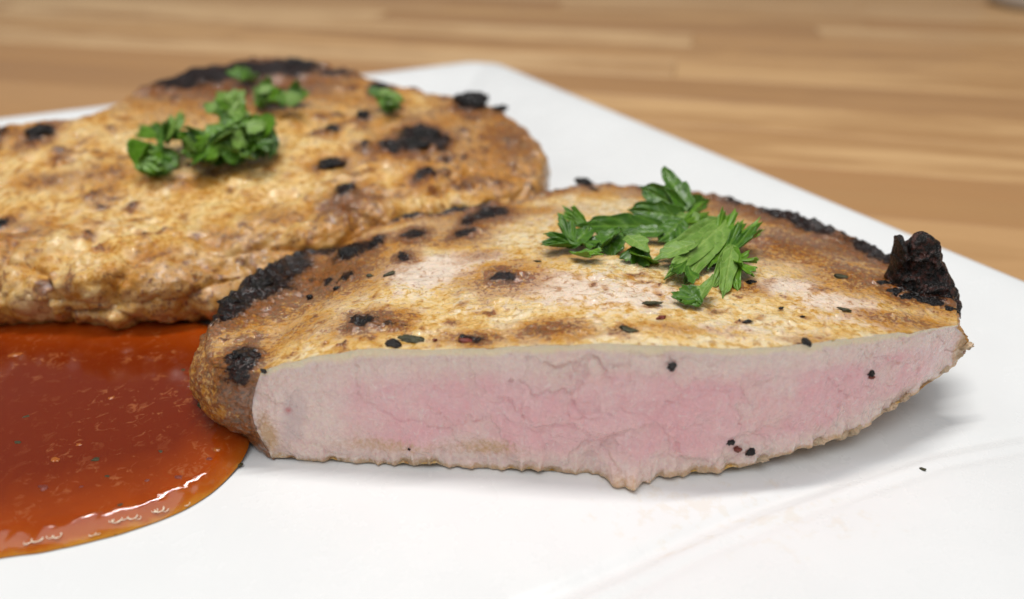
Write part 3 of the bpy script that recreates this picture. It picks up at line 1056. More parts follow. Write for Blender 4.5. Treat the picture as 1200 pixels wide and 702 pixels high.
for i, (px, py, a_, b_, m_, n_) in enumerate([(460, 404, 9, 7, M_PEP, 'peppercorn_piece'), (483, 398, 13, 4, M_HERB, 'herb_flake'), (735, 387, 12, 4, M_HERB, 'herb_flake'), (984, 325, 8, 4, M_HERB, 'herb_flake'), (990, 364, 7, 4, M_HERB, 'herb_flake'), (945, 402, 5, 7, M_PEP, 'pepper_curl'), (876, 378, 6, 3, M_PEP, 'pepper_flake'), (545, 400, 8, 4, M_PAP, 'red_pepper_flake'), (760, 356, 14, 3, M_HERB, 'herb_flake'), (915, 362, 3, 2, M_PEP, 'pepper_flake'), (940, 372, 3, 2, M_PEP, 'pepper_flake'), (433, 324, 4, 3, M_HERB, 'herb_flake'), (630, 307, 4, 2, M_HERB, 'herb_flake'), (455, 322, 7, 3, M_HERB, 'herb_flake'), (510, 399, 3, 3, M_PAP, 'red_pepper_flake'), (775, 373, 6, 4, M_PAP, 'red_pepper_flake'), (240, 470, 7, 14, M_HERB, 'herb_flake'), (243, 450, 6, 10, M_HERB, 'herb_flake')]):
    p = on(px, py, ztop1)
    if px < 250:
        p = at(px, py, .75 if py > 460 else 1.2)
    s_ = px_size(p)
    p[2] += .02
    stick(n_, chop1, base1, p, (a_ * s_ * .85, max(a_ * .4, b_ * .8) * s_, b_ * s_ * .4), 120 + i, m_, .75, 3, (R.uniform(-.3, .3), R.uniform(-.3, .3), R.uniform(-.6, .6)))
# pale torn fibres under the cut and at the right-hand end
for i, (px, py, a_, b_) in enumerate([(1130, 410, 8, 4), (1103, 437, 7, 3), (1000, 507, 8, 5), (985, 513, 7, 4), (955, 521, 9, 4), (890, 541, 8, 4), (1060, 470, 7, 3), (1042, 481, 7, 3)]):
    p = on_cut(px, py - 4)
    s_ = px_size(p)
    p[1] -= .0 + (.28 if 700 < px < 770 else 0)
    p[2] = max(p[2], .05 + b_ * s_ * .4)
    stick('meat_shred', chop1, base1, p, (a_ * s_, a_ * s_ * .7, b_ * s_), 160 + i, M_BEIGE, .6, 4, (0, R.uniform(-.5, .5) - (.5 if px > 800 else 0), R.uniform(-.4, .4)))


# --- the whole chop behind
def ztop2(x, y):
    x = np.asarray(x, float)
    y = np.asarray(y, float)
    t = smooth(14.0, 23.0, y)
    return 1.55 + 1.35 * t - .55 * smooth(-3.5, 1.5, x) * t - .02 * np.clip(-12 - x, 0, None)


top2_px = [(-160, 340), (-60, 325), (0, 318), (70, 326), (140, 326), (220, 316), (290, 302), (350, 290), (420, 272), (500, 256), (560, 246), (608, 238), (634, 218), (640, 185), (636, 163), (622, 148), (596, 130), (560, 115), (520, 107), (455, 95), (400, 82), (345, 72), (290, 71), (245, 80), (200, 97), (160, 110), (118, 128), (60, 141), (0, 148), (-80, 172), (-160, 230), (-190, 290)]
NU2, NW2, NT2 = 900, 70, 150
Tk = []
for (px, py) in top2_px:
    p = on(px, py, ztop2)
    Tk.append(p)
T2 = resample(np.array(Tk), NU2, closed=True)
T2[:, 2] = ztop2(T2[:, 0], T2[:, 1])
rr2 = .28 + .30 * smooth(.0, .7, np.gradient(T2[:, 0]) / np.hypot(np.gradient(T2[:, 0]), np.gradient(T2[:, 1])))
T2[:, 2] -= rr2 * .95
tg = np.roll(T2, -4, 0) - np.roll(T2, 4, 0)
o2 = np.stack([tg[:, 1], -tg[:, 0]], -1)
o2 /= np.linalg.norm(o2, axis=1, keepdims=True)
B2 = T2.copy()
B2[:, 2] = .02
B2[:, :2] -= o2 * .75
G2, NB2 = chop_grid(T2, B2, rr2, np.full(NU2, .36), [(-12.5, 20.0), (-2.5, 19.5)], ztop2, NW2, NT2)
nr2 = grid_normals(G2)
if nr2[:, -NT2 // 2, 2].mean() < 0:
    nr2 = -nr2
char2 = [(48, 157, 13, 10, 1), (4, 265, 9, 9, .95), (550, 120, 20, 11, 1), (490, 157, 32, 11, 1.1), (468, 174, 28, 10, 1.1), (512, 165, 18, 9, 1), (495, 210, 11, 10, 1), (388, 191, 18, 6, 1), (425, 135, 8, 6, .9), (443, 105, 10, 7, 1), (390, 152, 8, 5, .9), (405, 235, 14, 12, .9), (352, 82, 28, 10, 1.2), (300, 84, 60, 11, 1.15), (250, 90, 46, 11, 1.15), (205, 102, 40, 9, 1.1), (400, 88, 30, 6, .9), (65, 212, 18, 3, .6), (128, 205, 9, 6, .55), (430, 172, 8, 5, .7), (586, 128, 10, 5, .8), (592, 166, 7, 5, .6), (526, 180, 12, 4, .6), (210, 215, 12, 6, .5), (565, 195, 8, 6, .5), (2, 165, 5, 10, .8), (600, 200, 10, 8, .5), (285, 82, 22, 6, .9)]
brown2 = [(600, 165, 50, 40, .72), (560, 182, 60, 30, .5), (290, 100, 130, 24, 1.0), (410, 245, 36, 28, .9), (480, 160, 50, 20, .6), (330, 255, 40, 16, .5), (60, 210, 40, 10, .6), (125, 205, 25, 12, .6), (530, 140, 60, 20, .45), (440, 120, 40, 16, .4), (20, 280, 40, 24, .55), (0, 160, 60, 12, .6), (255, 280, 30, 14, .55), (290, 290, 16, 20, .5), (180, 300, 18, 10, .4), (560, 215, 50, 16, .6), (440, 230, 60, 12, .4), (60, 340, 60, 16, .4), (390, 110, 30, 12, .3)]
ch2 = spot_field(G2, char2, ztop2)
br2 = spot_field(G2, brown2, ztop2)
fleck2 = [(RS.uniform(0, 640), RS.uniform(95, 330), RS.uniform(4, 14), RS.uniform(2, 5), RS.uniform(.4, 1.0)) for _ in range(110)] + [(RS.uniform(380, 640), RS.uniform(100, 230), RS.uniform(5, 16), RS.uniform(2.5, 5), RS.uniform(.6, 1.0)) for _ in range(50)]
br2 = np.maximum(br2, spot_field(G2, fleck2, ztop2))
ch2 = np.maximum(ch2, .66 * spot_field(G2, [f_ for f_ in fleck2 if f_[4] > .8], ztop2))
br2 = np.maximum(br2, 1.15 * spot_field(G2, [(a_, b_, c_ * 1.4, d_ * 1.5, e_) for a_, b_, c_, d_, e_ in char2], ztop2))
pa2 = spot_field(G2, [(110, 270, 40, 16, .7), (220, 160, 70, 16, .4), (330, 150, 60, 30, .4), (180, 240, 80, 20, .5), (660, 200, 20, 20, .6), (30, 330, 24, 14, .8), (340, 210, 50, 20, .4), (580, 220, 24, 10, .8)], ztop2)
de2 = np.linalg.norm(G2[:, :, :2] - T2[:, None, :2], axis=2)
de2[:, :NB2 + NW2] = 0
vv2 = np.zeros(G2.shape[:2])
vv2[:, NB2:NB2 + NW2] = np.linspace(0, 1, NW2)[None]
vv2[:, NB2 + NW2:] = 1
br2 = np.maximum(br2, .42 * np.exp(-(de2 / .8) ** 2) * (.6 + .9 * fbm(G2, .5, 3, 52)))
frontk = smooth(.0, .9, -o2[:, 1])[:, None]
edge2 = np.exp(-(de2 / 1.6) ** 2)
d2 = fbm(G2, .42, 3, 51) * .16 + fbm(G2, 1.3, 3, 53) * (.08 + .16 * edge2 * frontk) + fbm(G2, 3.4, 3, 54) * (.06 + .06 * edge2 * frontk) + fbm(G2, 9, 2, 55) * .022
f1, fe, cv = voro2(G2[..., 0] * .62 + .25 * fbm(G2, .9, 2, 57), G2[..., 1] * .62 + G2[..., 2] * .8, 4)
d2 += frontk * edge2 * (.28 * (1 - np.clip(f1, 0, 1) ** 1.5) - .14 * np.exp(-(fe / .12) ** 2))
chn2 = np.clip((ch2 + .5 * fbm(G2, 3, 3, 58) - .35) / .3, 0, 1)
d2 += chn2 * (.06 + .10 * ridged(G2, 2.2, 3, 59))
d2 += .22 * np.exp(-(((G2[..., 0] - on(408, 240, ztop2)[0]) / .55) ** 2 + ((G2[..., 1] - on(408, 240, ztop2)[1]) / .6) ** 2))
G2d = G2 + nr2 * d2[..., None]
G2d[..., 2] = np.maximum(G2d[..., 2], plate_z(G2d[..., 0], G2d[..., 1]) + .004)
base2 = np.array([-7.5, 20.0, 0])
chop2 = empty('pork_chop', base2, 'whole browned pork chop lying behind, heaped with a pile of chopped parsley', 'pork chop')
F2 = grid_faces(NU2, G2.shape[1], True).reshape(-1, 4)
if flip:
    F2 = F2[:, ::-1]
link('seared_crust', mesh_np('whole_crust', G2d.reshape(-1, 3) - base2, F2, {'mask': np.clip(np.stack([ch2, br2, pa2], -1), 0, 1).reshape(-1, 3)}), M_BACK, chop2)
for i, (px, py, a_, b_) in enumerate([(48, 157, 13, 11), (4, 265, 8, 9), (552, 119, 19, 12), (482, 170, 18, 7), (465, 176, 16, 7), (498, 157, 14, 8), (495, 209, 11, 11), (388, 191, 14, 6), (425, 135, 7, 6), (443, 103, 9, 8), (390, 152, 7, 5), (404, 234, 13, 9), (408, 222, 5, 8), (350, 78, 16, 9), (585, 127, 8, 4)]):
    p = on(px, py, ztop2)
    s_ = px_size(p)
    p[2] += b_ * s_ * .1
    stick('char_crumb', chop2, base2, p, (a_ * s_, a_ * s_ * .9, b_ * s_ * .7), 200 + i, M_CHAR, .55, 3)


# ------------------------------------------------------------------ sauce
SH = .24
sp_px = [(-170, 690), (-60, 668), (0, 655), (60, 646), (130, 628), (200, 605), (246, 580), (279, 549), (296, 520), (300, 500), (300, 470), (300, 430), (300, 390), (200, 380), (100, 378), (0, 372), (-100, 372), (-220, 400), (-280, 520)]
sp = np.array([at(px, py, .02) for px, py in sp_px])
NU3 = 520
S3 = resample(sp, NU3, closed=True)
tg = np.roll(S3, -4, 0) - np.roll(S3, 4, 0)
o3 = np.stack([tg[:, 1], -tg[:, 0]], -1)
o3 /= np.linalg.norm(o3, axis=1, keepdims=True)
wob = fbm(np.stack([S3[:, 0], S3[:, 1], 0 * S3[:, 0]], -1), .9, 3, 71)
S3[:, :2] += o3 * (.05 * wob)[:, None]
a3, b3 = np.array([-10.5, 12.0]), np.array([-6.6, 12.2])
rings = []
s = np.clip((S3[:, 0] - a3[0]) / (b3[0] - a3[0]), 0, 1)[:, None]
C3 = a3 * (1 - s) + b3 * s
for q in np.linspace(0, 1, 150):
    w_ = q ** 1.8
    p = S3.copy()
    p[:, :2] = S3[:, :2] * (1 - w_) + C3 * w_
    d = np.linalg.norm(p[:, :2] - S3[:, :2], axis=1)
    MW = .48
    nz = fbm(np.stack([p[:, 0], p[:, 1], 0 * d], -1), 1.6, 3, 72)
    nzf = fbm(np.stack([p[:, 0], p[:, 1], 0 * d], -1), .7, 3, 73)
    dd = np.clip(d * (1 + .22 * nz + .10 * fbm(np.stack([p[:, 0], p[:, 1], 0 * d], -1), 4.5, 2, 75)) / MW, 0, 1)
    p[:, 2] = .02 + SH * (1 - (1 - dd) ** 2.0) + .010 * nzf * smooth(.3, 2, d)
    rings.append(p)
G3 = np.stack(rings, 1)
# the sauce climbs a little where it wets the meat
wet2 = 9e9
for T_ in (G2d[:, NB2 + 8, :2], G1d[NF + int(NC * .84):, NB + 12, :2]):
    Tq = T_[::6]
    dmin = np.full(G3.shape[:2], 9e9)
    for q in Tq:
        dmin = np.minimum(dmin, np.hypot(G3[..., 0] - q[0], G3[..., 1] - q[1]))
    wet2 = np.minimum(wet2, dmin)
G3[..., 2] += .15 * np.exp(-wet2 / .28)
depth = np.clip((G3[..., 2] - .02) / SH, 0, 1)
dl = np.linalg.norm(G3[:, :, :2] - S3[:, None, :2], axis=2)
thick = smooth(-.2, 2.2, dl) * .75 + depth * .25
mask3 = np.stack([thick, 0 * thick, 0 * thick], -1)
top3 = G3.reshape(-1, 3)
F3 = grid_faces(NU3, 150, True).reshape(-1, 4)
base3 = np.array([-8, 12, 0])
if flip:
    F3 = F3[:, ::-1]
sauce = empty('sauce_pool', base3, 'glossy red-orange pan sauce pooled on the plate at the left', 'sauce')
so = link('sauce', mesh_np('sauce', top3 - base3, F3, {'mask': mask3.reshape(-1, 3)}), M_SAUCE, sauce)


def sauce_z(x, y):
    i = np.argmin((G3[..., 0] - x) ** 2 + (G3[..., 1] - y) ** 2)
    return float(top3[i, 2])


def bubble_glint_mesh(r, seed):  # pale ring modelled as the highlight round a bubble
    n_u, n_v = 26, 8
    V = []
    for i in range(n_u):
        t = 2 * math.pi * i / n_u
        k = r * (1 + .10 * math.sin(2 * t + seed))
        q = .15 * r * (1 + .3 * math.sin(3 * t + seed * 2))
        for j in range(n_v):
            a = 2 * math.pi * j / n_v
            V.append(((k + q * math.cos(a)) * math.cos(t) * 1.1, (k + q * math.cos(a)) * math.sin(t), q * math.sin(a) + .3 * q))
    F_ = np.array([[i * n_v + j, ((i + 1) % n_u) * n_v + j, ((i + 1) % n_u) * n_v + (j + 1) % n_v, i * n_v + (j + 1) % n_v] for i in range(n_u) for j in range(n_v)])
    return mesh_np('bubble_glint', np.array(V), F_)


for i, (px, py, r_) in enumerate([(75, 571, 8), (100, 566, 11), (133, 560, 7), (150, 556, 10), (290, 521, 6), (304, 517, 11), (322, 513, 7), (343, 509, 9), (356, 509, 6), (398, 491, 7), (410, 487, 11), (425, 485, 7), (478, 466, 6), (238, 546, 7), (250, 544, 5)]):
    # listed in an enlarged copy (2.18 times) of the lower left corner
    qx, qy = px / 2.18, 380 + py / 2.18
    p = at(qx, qy - 3, .06)
    p[2] = sauce_z(p[0], p[1])
    link('bubble_glint', bubble_glint_mesh(r_ / 2.18 * px_size(p), i), M_GLINT, sauce, p - base3)
for i, (px, py, r_, m_) in enumerate([(278, 533, 4, M_HERB), (245, 537, 4, M_PAP), (210, 558, 5, M_PAP), (172, 562, 3, M_PAP), (125, 557, 3, M_HERB), (64, 538, 7, M_PULP), (50, 570, 7, M_PAP), (18, 415, 7, M_PULP), (112, 537, 6, M_HERB), (30, 487, 4, M_HERB), (215, 433, 3, M_HERB), (255, 527, 5, M_PULP), (92, 520, 4, M_PULP), (188, 528, 3, M_HERB), (20, 517, 4, M_HERB), (130, 465, 4, M_PULP), (95, 569, 3, M_PAP), (140, 590, 3, M_HERB)]):
    p = at(px, py, .28)
    p[2] = sauce_z(p[0], p[1])
    s_ = px_size(p)
    stick('sauce_bit', sauce, base3, p - [0, 0, r_ * s_ * .12], (r_ * s_ * .9, r_ * s_ * .6, r_ * s_ * .25), 260 + i, m_, .55, 3)

# ------------------------------------------------------------------ parsley


def leaf_mesh(kind, L, W, seed, curl=.2, cup=.2, pleat=.05, lobes=3, depth=.4, spread=1.0):
    """a leaf blade: base at the origin, growing along +Y"""
    r = np.random.default_rng(seed)
    ph = r.uniform(0, 6.28, 4)
    if kind == 'oval':
        nu, nv_ = 25, 27
        t = np.linspace(0, 1, nv_)
        u = np.linspace(-1, 1, nu)
        A, Tt = np.meshgrid(u, t, indexing='ij')
        prof = np.sin(np.pi * np.clip(Tt, 0, 1) ** .75) ** .75 * (1 - .17 * (1 - np.abs(np.sin(Tt * 9.5 + ph[0]))) ** 1.5 * (np.abs(A) > .3)) + .03
        X = A * prof * W / 2
        Y = Tt * L + .06 * L * np.abs(A) * np.cos(Tt * 14 + ph[1])
        rad = Tt
        vein = np.exp(-(A / .10) ** 2) + .7 * np.exp(-((np.abs(A) - ((Tt * 5) % 1)) / .12) ** 2) * (np.abs(A) > .08)
        lob = A
    else:
        nu, nv_ = 61, 22
        u = np.linspace(-1, 1, nu)
        t = np.linspace(.02, 1, nv_)
        A, Tt = np.meshgrid(u, t, indexing='ij')
        th = A * spread
        k = lobes
        wv = np.abs(np.sin((A + 1) / 2 * np.pi * k + 0.0))
        env = (.74 + .26 * np.cos(A * 1.3)) * (1 - depth * (1 - wv ** .38)) * (1 - .10 * np.abs(np.sin((A + 1) * np.pi * k * 1.5 + ph[0])))
        env = env * (1 + .10 * np.sin(A * 5 + ph[1]))
        rr_ = Tt ** .9 * L * env
        X = np.sin(th) * rr_ * (W / L) / max(.3, math.sin(min(spread, 1.5))) / 1.6
        Y = np.cos(th * .8) * rr_
        rad = Tt
        c_ = np.cos((A + 1) / 2 * np.pi * k * 2 + np.pi)
        vein = np.clip(c_, 0, 1) ** 6
        lob = c_
    Z = curl * L * rad ** 2 + cup * (X / (W / 2 + 1e-6)) ** 2 * W * .5
    if kind != 'oval':
        Z = Z + pleat * lob * rad * W
    nz = fbm(np.stack([X, Y, 0 * X + seed], -1), 2.2 / max(.4, W), 3, seed)
    Z = Z + .10 * W * nz * rad + .05 * W * np.sin(A * 9 + ph[2]) * rad ** 3
    V = np.stack([X, Y, Z], -1).reshape(-1, 3)
    F_ = grid_faces(nu, nv_, False).reshape(-1, 4)
    mask = np.stack([vein.ravel(), rad.ravel(), 0 * rad.ravel()], -1)
    return mesh_np('leaf', V, F_, {'mask': mask})


def frame(b, t, roll):
    y = t - b
    y = y / np.linalg.norm(y)
    up = np.array([0, 0, 1.0])
    x = np.cross(y, up)
    x /= max(1e-6, np.linalg.norm(x))
    z = np.cross(x, y)
    c, s_ = math.cos(roll), math.sin(roll)
    x2 = x * c + z * s_
    z2 = z * c - x * s_
    return Matrix(((x2[0], y[0], z2[0]), (x2[1], y[1], z2[1]), (x2[2], y[2], z2[2]))).to_4x4()


def leaf(name, parent, base, zf, bp, tp, wpx, hb, ht, roll, mat, seed, kind='fan', **kw):
    """bp, tp: photo positions of base and tip; hb, ht: heights above the meat"""
    b = on(bp[0], bp[1], lambda x, y: zf(x, y) + hb)
    t = on(tp[0], tp[1], lambda x, y: zf(x, y) + ht)
    L = np.linalg.norm(t - b)
    me_ = leaf_mesh(kind, L, wpx * px_size(b), seed, **kw)
    o = bpy.data.objects.new(name, me_)
    me_.materials.append(mat)
    col.objects.link(o)
    m = frame(b, t, roll)
    org = b - (base if base is not None else 0)
    o.matrix_local = Matrix.Translation(Vector([float(c) * U for c in org])) @ m
    if parent is not None:
        o.parent = parent
        o.matrix_local = Matrix.Translation(Vector([float(c) * U for c in org])) @ m
    sd = o.modifiers.new('thickness', 'SOLIDIFY')
    sd.thickness = .014 * U
    sd.offset = 0
    return o


def tube(name, parent, base, pts, r, mat):
    P = resample(np.array(pts, float), 14)
    n_ = 8
    V = []
    for i, p in enumerate(P):
        tg_ = P[min(i + 1, 13)] - P[max(i - 1, 0)]
        tg_ /= np.linalg.norm(tg_)
        x = np.cross(tg_, [0, 0, 1.0])
        x /= max(1e-6, np.linalg.norm(x))
        z = np.cross(x, tg_)
        for k in range(n_):
            a = 2 * math.pi * k / n_
            V.append(p + (x * math.cos(a) + z * math.sin(a)) * r * (1 - .4 * i / 13))
    G = np.array(V).reshape(14, n_, 3)
    F_ = grid_faces(n_, 14, True).reshape(-1, 4)
    V = G.transpose(1, 0, 2).reshape(-1, 3)
    return link(name, mesh_np(name, V - base, F_), mat, parent)


GP = 'chopped parsley on the cut chop'


def piece(label, at_px, group=GP, zf=ztop1):
    b = on(at_px[0], at_px[1], zf)
    return empty('parsley_sprig', b, label, 'parsley', group), b


# sprig with rounded dark leaflets standing up at the back
e, b = piece('dark glossy parsley sprig with rounded leaflets standing tallest of the garnish', (800, 262))
leaf('leaflet', e, b, ztop1, (806, 250), (778, 199), 30, .35, 1.05, .1, M_LEAF, 1, 'oval', curl=.05, cup=.45)
leaf('leaflet', e, b, ztop1, (802, 248), (749, 217), 30, .35, .75, .9, M_LEAF, 2, 'oval', curl=-.06, cup=.4)
leaf('leaflet', e, b, ztop1, (802, 255), (737, 243), 30, .30, .45, .85, M_LEAF, 3, 'oval', curl=-.1, cup=.3)
leaf('leaflet', e, b, ztop1, (800, 244), (834, 233), 22, .40, .50, -.8, M_LEAF, 4, 'oval', curl=-.1, cup=.4)
leaf('leaflet', e, b, ztop1, (797, 262), (838, 244), 34, .30, .45, -.5, M_MID, 5, 'fan', lobes=3, depth=.3, spread=.6, curl=-.1)
leaf('leaflet', e, b, ztop1, (800, 258), (772, 282), 32, .40, .12, .3, M_LEAF, 6, 'oval', curl=-.1, cup=-.2)
leaf('leaflet', e, b, ztop1, (795, 262), (815, 284), 36, .35, .20, .2, M_LEAF, 7, 'fan', lobes=3, depth=.25, spread=.8, curl=-.1)
leaf('leaflet', e, b, ztop1, (820, 262), (795, 250), 22, .25, .42, .5, M_PALE, 8, 'oval', curl=-.1)
tube('stem', e, b, [on(770, 276, ztop1) + [0, 0, .12], on(788, 264, ztop1) + [0, 0, .2], on(803, 252, ztop1) + [0, 0, .36]], .05, M_STEM)
# long strip
e, b = piece('long narrow dark parsley strip lying left of the tall sprig', (705, 272))
leaf('leaf', e, b, ztop1, (774, 264), (672, 266), 30, .22, .30, .75, M_LEAF, 11, 'oval', curl=.03, cup=.15)
leaf('leaf', e, b, ztop1, (692, 268), (658, 252), 24, .25, .38, .3, M_MID, 12, 'fan', lobes=4, depth=.35, spread=.9)
leaf('leaf', e, b, ztop1, (780, 272), (730, 272), 26, .25, .15, .2, M_LEAF, 13, 'oval', curl=-.05)
# left end
e, b = piece('small ragged parsley sprig at the left end of the garnish', (675, 290))
leaf('leaf', e, b, ztop1, (688, 286), (632, 292), 30, .15, .06, .2, M_LEAF, 21, 'fan', lobes=3, depth=.3, spread=.7)
leaf('leaf', e, b, ztop1, (676, 292), (651, 262), 28, .10, .35, -.3, M_LEAF, 22, 'fan', lobes=3, depth=.3, spread=.7)
leaf('leaf', e, b, ztop1, (666, 294), (702, 309), 34, .16, .05, .2, M_MID, 23, 'fan', lobes=4, depth=.28, spread=.8)
leaf('leaf', e, b, ztop1, (668, 290), (694, 268), 30, .12, .25, .1, M_LEAF, 24, 'oval', curl=.1)
leaf('leaf', e, b, ztop1, (680, 280), (696, 296), 28, .22, .08, .1, M_LEAF, 25, 'fan', lobes=3, depth=.3, spread=.8)
# folded leaf
e, b = piece('small folded dark parsley leaf below the long strip', (712, 290))
leaf('leaf', e, b, ztop1, (696, 294), (730, 276), 40, .06, .28, .35, M_LEAF, 31, 'oval', curl=.25, cup=.5)
leaf('leaf', e, b, ztop1, (716, 270), (716, 300), 36, .30, .05, 0, M_LEAF, 32, 'oval', curl=-.1)
# middle leaf
e, b = piece('rounded parsley leaf with a pale glossy crown in the middle of the garnish', (748, 298))
leaf('leaf', e, b, ztop1, (734, 276), (760, 292), 28, .40, .34, 0, M_PALE, 41, 'oval', curl=-.1)
leaf('leaf', e, b, ztop1, (752, 282), (745, 312), 44, .35, .05, .1, M_LEAF, 42, 'fan', lobes=2, depth=.15, spread=.8, curl=-.15)
leaf('leaf', e, b, ztop1, (738, 296), (772, 306), 34, .25, .06, .2, M_MID, 43, 'oval', curl=-.1)
# large pale underside
e, b = piece('large pale parsley leaf showing its veined underside, widest of the garnish', (805, 290))
for k_, (tp_, w_, r_, m_) in enumerate([((766, 302), 24, .5, M_PALE), ((781, 322), 27, .35, M_PALE), ((806, 325), 26, .2, M_PALE), ((830, 312), 24, 0, M_MID), ((797, 280), 22, .6, M_PALE)]):
    leaf('leaf', e, b, ztop1, (853, 257), tp_, w_, .56, .14 + .05 * (k_ % 2), r_, m_, 510 + k_, 'oval', curl=-.05, cup=.25 - .12 * (k_ % 2))
leaf('leaf', e, b, ztop1, (815, 285), (766, 302), 26, .45, .22, .1, M_PALE, 52, 'oval', curl=-.05)
leaf('leaf', e, b, ztop1, (805, 305), (793, 338), 38, .25, .04, .3, M_LEAF, 53, 'fan', lobes=3, depth=.2, spread=.6)
# dark serrated leaf behind on the right
e, b = piece('dark serrated parsley leaf behind the pleated one at the right of the garnish', (852, 290))
leaf('leaf', e, b, ztop1, (836, 300), (876, 256), 60, .15, .58, -.2, M_MID, 61, 'fan', lobes=5, depth=.22, spread=.7, curl=.05)
leaf('leaf', e, b, ztop1, (850, 266), (832, 316), 50, .45, .10, .2, M_LEAF, 62, 'fan', lobes=4, depth=.25, spread=.6, curl=-.05)
leaf('leaf', e, b, ztop1, (846, 300), (882, 280), 36, .30, .30, 0, M_LEAF, 63, 'fan', lobes=3, depth=.25, spread=.7)
# light pleated
e, b = piece('light green pleated parsley leaf at the right end of the garnish', (856, 318))
for k_, (tp_, w_, r_, m_) in enumerate([((838, 334), 18, .4, M_PALE), ((848, 346), 20, .1, M_PALE), ((864, 338), 17, -.3, M_MID)]):
    leaf('leaf', e, b, ztop1, (858, 288), tp_, w_, .42, .05, r_, m_, 710 + k_, 'oval', curl=-.06, cup=.3)
leaf('leaf', e, b, ztop1, (856, 302), (884, 310), 34, .30, .15, .1, M_MID, 72, 'fan', lobes=3, depth=.25, spread=.7)
leaf('leaf', e, b, ztop1, (858, 298), (874, 330), 32, .30, .05, .4, M_MID, 73, 'fan', lobes=3, depth=.28, spread=.6)
# lowest
e, b = piece('small curled dark green parsley piece lying nearest the cut edge', (812, 348))
leaf('leaf', e, b, ztop1, (822, 350), (788, 350), 36, .16, .08, .3, M_LEAF, 81, 'fan', lobes=3, depth=.2, spread=.8, curl=.2)
leaf('leaf', e, b, ztop1, (816, 356), (837, 327), 28, .05, .32, .5, M_PALE, 82, 'oval', curl=.1, cup=.4)
leaf('leaf', e, b, ztop1, (795, 342), (820, 360), 32, .18, .04, -.3, M_LEAF, 83, 'oval', curl=.2, cup=.4)

GB = 'chopped parsley on the whole chop'
back_bits = [
    ('bright round parsley leaf at the left end of the blurred heap', (180, 188), [((178, 168), (176, 208), 56, .5, .05, M_MID), ((190, 176), (165, 196), 40, .4, .1, M_MID), ((168, 182), (200, 202), 36, .3, .1, M_MID)]),
    ('slender pale parsley sliver pointing up at the left of the blurred heap', (205, 155), [((200, 166), (212, 128), 20, .3, .8, M_PALE), ((200, 164), (166, 150), 22, .3, .3, M_LEAF), ((205, 162), (232, 156), 26, .3, .5, M_MID)]),
    ('pale parsley leaves crossing in the middle of the blurred heap', (230, 175), [((212, 165), (250, 186), 36, .5, .15, M_PALE), ((240, 165), (214, 180), 34, .5, .3, M_MID), ((226, 150), (240, 172), 30, .7, .4, M_LEAF)]),
    ('pale broad parsley leaf at the front of the blurred heap', (258, 178), [((262, 156), (256, 182), 46, .7, .2, M_PALE), ((270, 170), (246, 192), 38, .3, .04, M_LEAF), ((268, 182), (284, 194), 28, .2, .05, M_MID)]),
    ('dark parsley leaves at the right end of the blurred heap', (300, 170), [((280, 160), (316, 178), 50, .5, .2, M_LEAF), ((318, 142), (300, 186), 44, .7, .1, M_LEAF), ((292, 176), (310, 160), 34, .3, .5, M_MID)]),
    ('bright parsley leaf on the crest of the blurred heap', (285, 140), [((262, 146), (296, 130), 40, .7, .8, M_PALE), ((285, 150), (270, 134), 42, .6, .8, M_MID), ((280, 155), (312, 150), 34, .6, .6, M_MID)]),
    ('pale feathery parsley leaf at the back of the blurred heap', (270, 118), [((285, 124), (256, 104), 30, .4, .8, M_PALE), ((260, 122), (288, 112), 30, .4, .6, M_PALE), ((262, 132), (250, 118), 26, .4, .5, M_MID)]),
    ('bright green parsley piece near the black back rim', (318, 108), [((305, 100), (324, 122), 44, .5, .1, M_MID), ((325, 102), (312, 124), 38, .4, .1, M_MID), ((318, 112), (300, 96), 30, .3, .5, M_LEAF)]),
    ('faint parsley speck lying on the black back rim', (285, 88), [((280, 92), (292, 80), 30, .2, .3, M_MID), ((285, 92), (276, 84), 22, .2, .3, M_LEAF)]),
    ('small curled parsley leaf right of the blurred heap', (347, 112), [((336, 114), (358, 106), 26, .2, .3, M_LEAF), ((345, 106), (356, 120), 24, .3, .05, M_MID)]),
    ('single parsley shred beside black crumbs on the whole chop', (453, 124), [((438, 112), (468, 128), 20, .25, .08, M_MID), ((446, 120), (466, 124), 18, .2, .08, M_MID)]),
    ('dark parsley scrap tucked under the heap', (250, 160), [((236, 186), (262, 160), 44, .1, .5, M_LEAF), ((290, 186), (262, 176), 44, .05, .4, M_LEAF), ((250, 150), (268, 164), 40, .6, .5, M_LEAF)]),
]
sd_ = 300
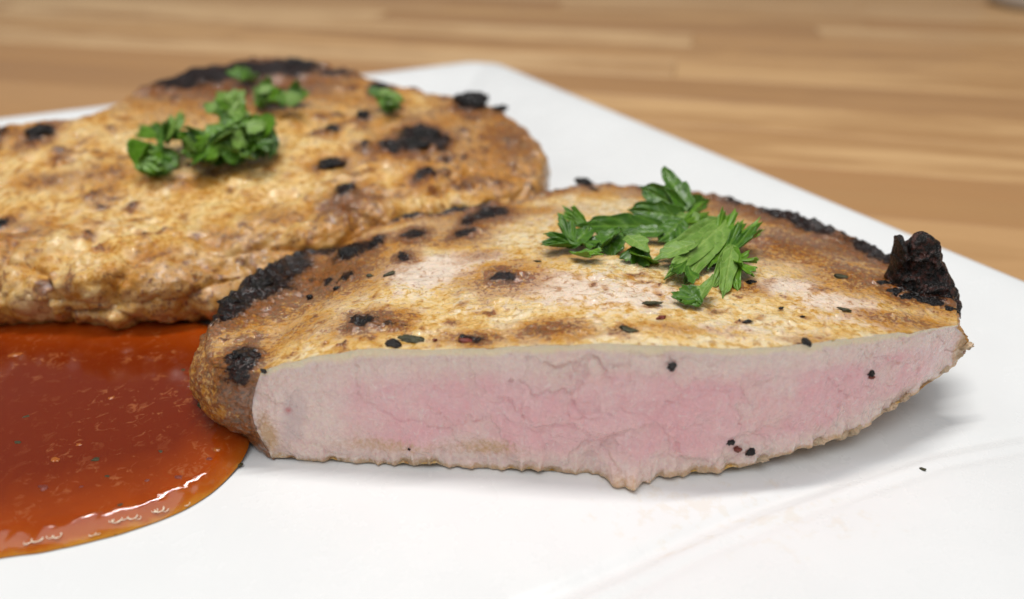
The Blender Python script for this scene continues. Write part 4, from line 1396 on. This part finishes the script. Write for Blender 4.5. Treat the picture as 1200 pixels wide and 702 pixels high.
for lab, c_, lv in back_bits:
    e, b = piece(lab, c_, GB, ztop2)
    for (bp, tp, w_, hb, ht, m_) in lv:
        for q in range(3):
            sd_ += 1
            k = (1.05, .85, .7)[q]
            jx, jy = (0, 0) if q == 0 else (R.uniform(-10, 10), R.uniform(-6, 6))
            b2 = (bp[0] + jx, bp[1] + jy)
            t2 = (tp[0] + jx, tp[1] + jy) if q == 0 else (bp[0] + jx + (tp[0] - bp[0]) * R.uniform(.4, .8) + R.uniform(-10, 10), bp[1] + jy + (tp[1] - bp[1]) * R.uniform(.4, .8) + R.uniform(-4, 4))
            leaf('leaf', e, b, ztop2, b2, t2, w_ * k, hb + .12 + .16 * q, ht + .12 + .16 * q, R.uniform(.1, .9) * (1 if tp[0] < bp[0] else -1), m_ if q == 0 else R.choice([M_MID, M_LEAF, M_PALE]), sd_, R.choice(['fan', 'fan', 'oval']), curl=R.uniform(-.25, .25), cup=R.uniform(-.2, .5), depth=R.uniform(.2, .4), pleat=R.uniform(.01, .05))

# ------------------------------------------------------------------ crumbs on the plate
for i, (px, py, r_, m_, lab) in enumerate([(1080, 554, 3.6, M_HERB, 'tiny brown herb crumb lying on the bare plate at the right')]):
    p = at(px, py, 0)
    p[2] = plate_z(p[0], p[1]) + .02
    s_ = px_size(p)
    o = link('herb_crumb' if i == 0 else 'pepper_speck', lump_mesh('crumb', r_ * s_, r_ * s_ * .5, r_ * s_ * .4, 400 + i, .35, 1.3, 2), m_, None, p)
    o.rotation_euler.z = -.5
    tag(o, lab, 'crumb')

# ------------------------------------------------------------------ metal pot at the far right of the table
pp = at(1243, 8, TZ)
prof = [(0, .05), (5.2, .05), (5.6, .25), (5.75, .7), (5.75, 9.5), (6.0, 9.8), (5.7, 10.0), (5.4, 9.6), (5.4, .8), (0, .7)]
nu = 64
V = np.array([[(r_ * math.cos(2 * math.pi * i / nu), r_ * math.sin(2 * math.pi * i / nu), z_) for (r_, z_) in prof] for i in range(nu)]).reshape(-1, 3)
pot = link('enamel_pot', mesh_np('enamel_pot', V, grid_faces(nu, len(prof), True).reshape(-1, 4)), M_STEEL, None, pp)
tag(pot, 'blurred pale grey round pot at the far right of the table', 'pot')
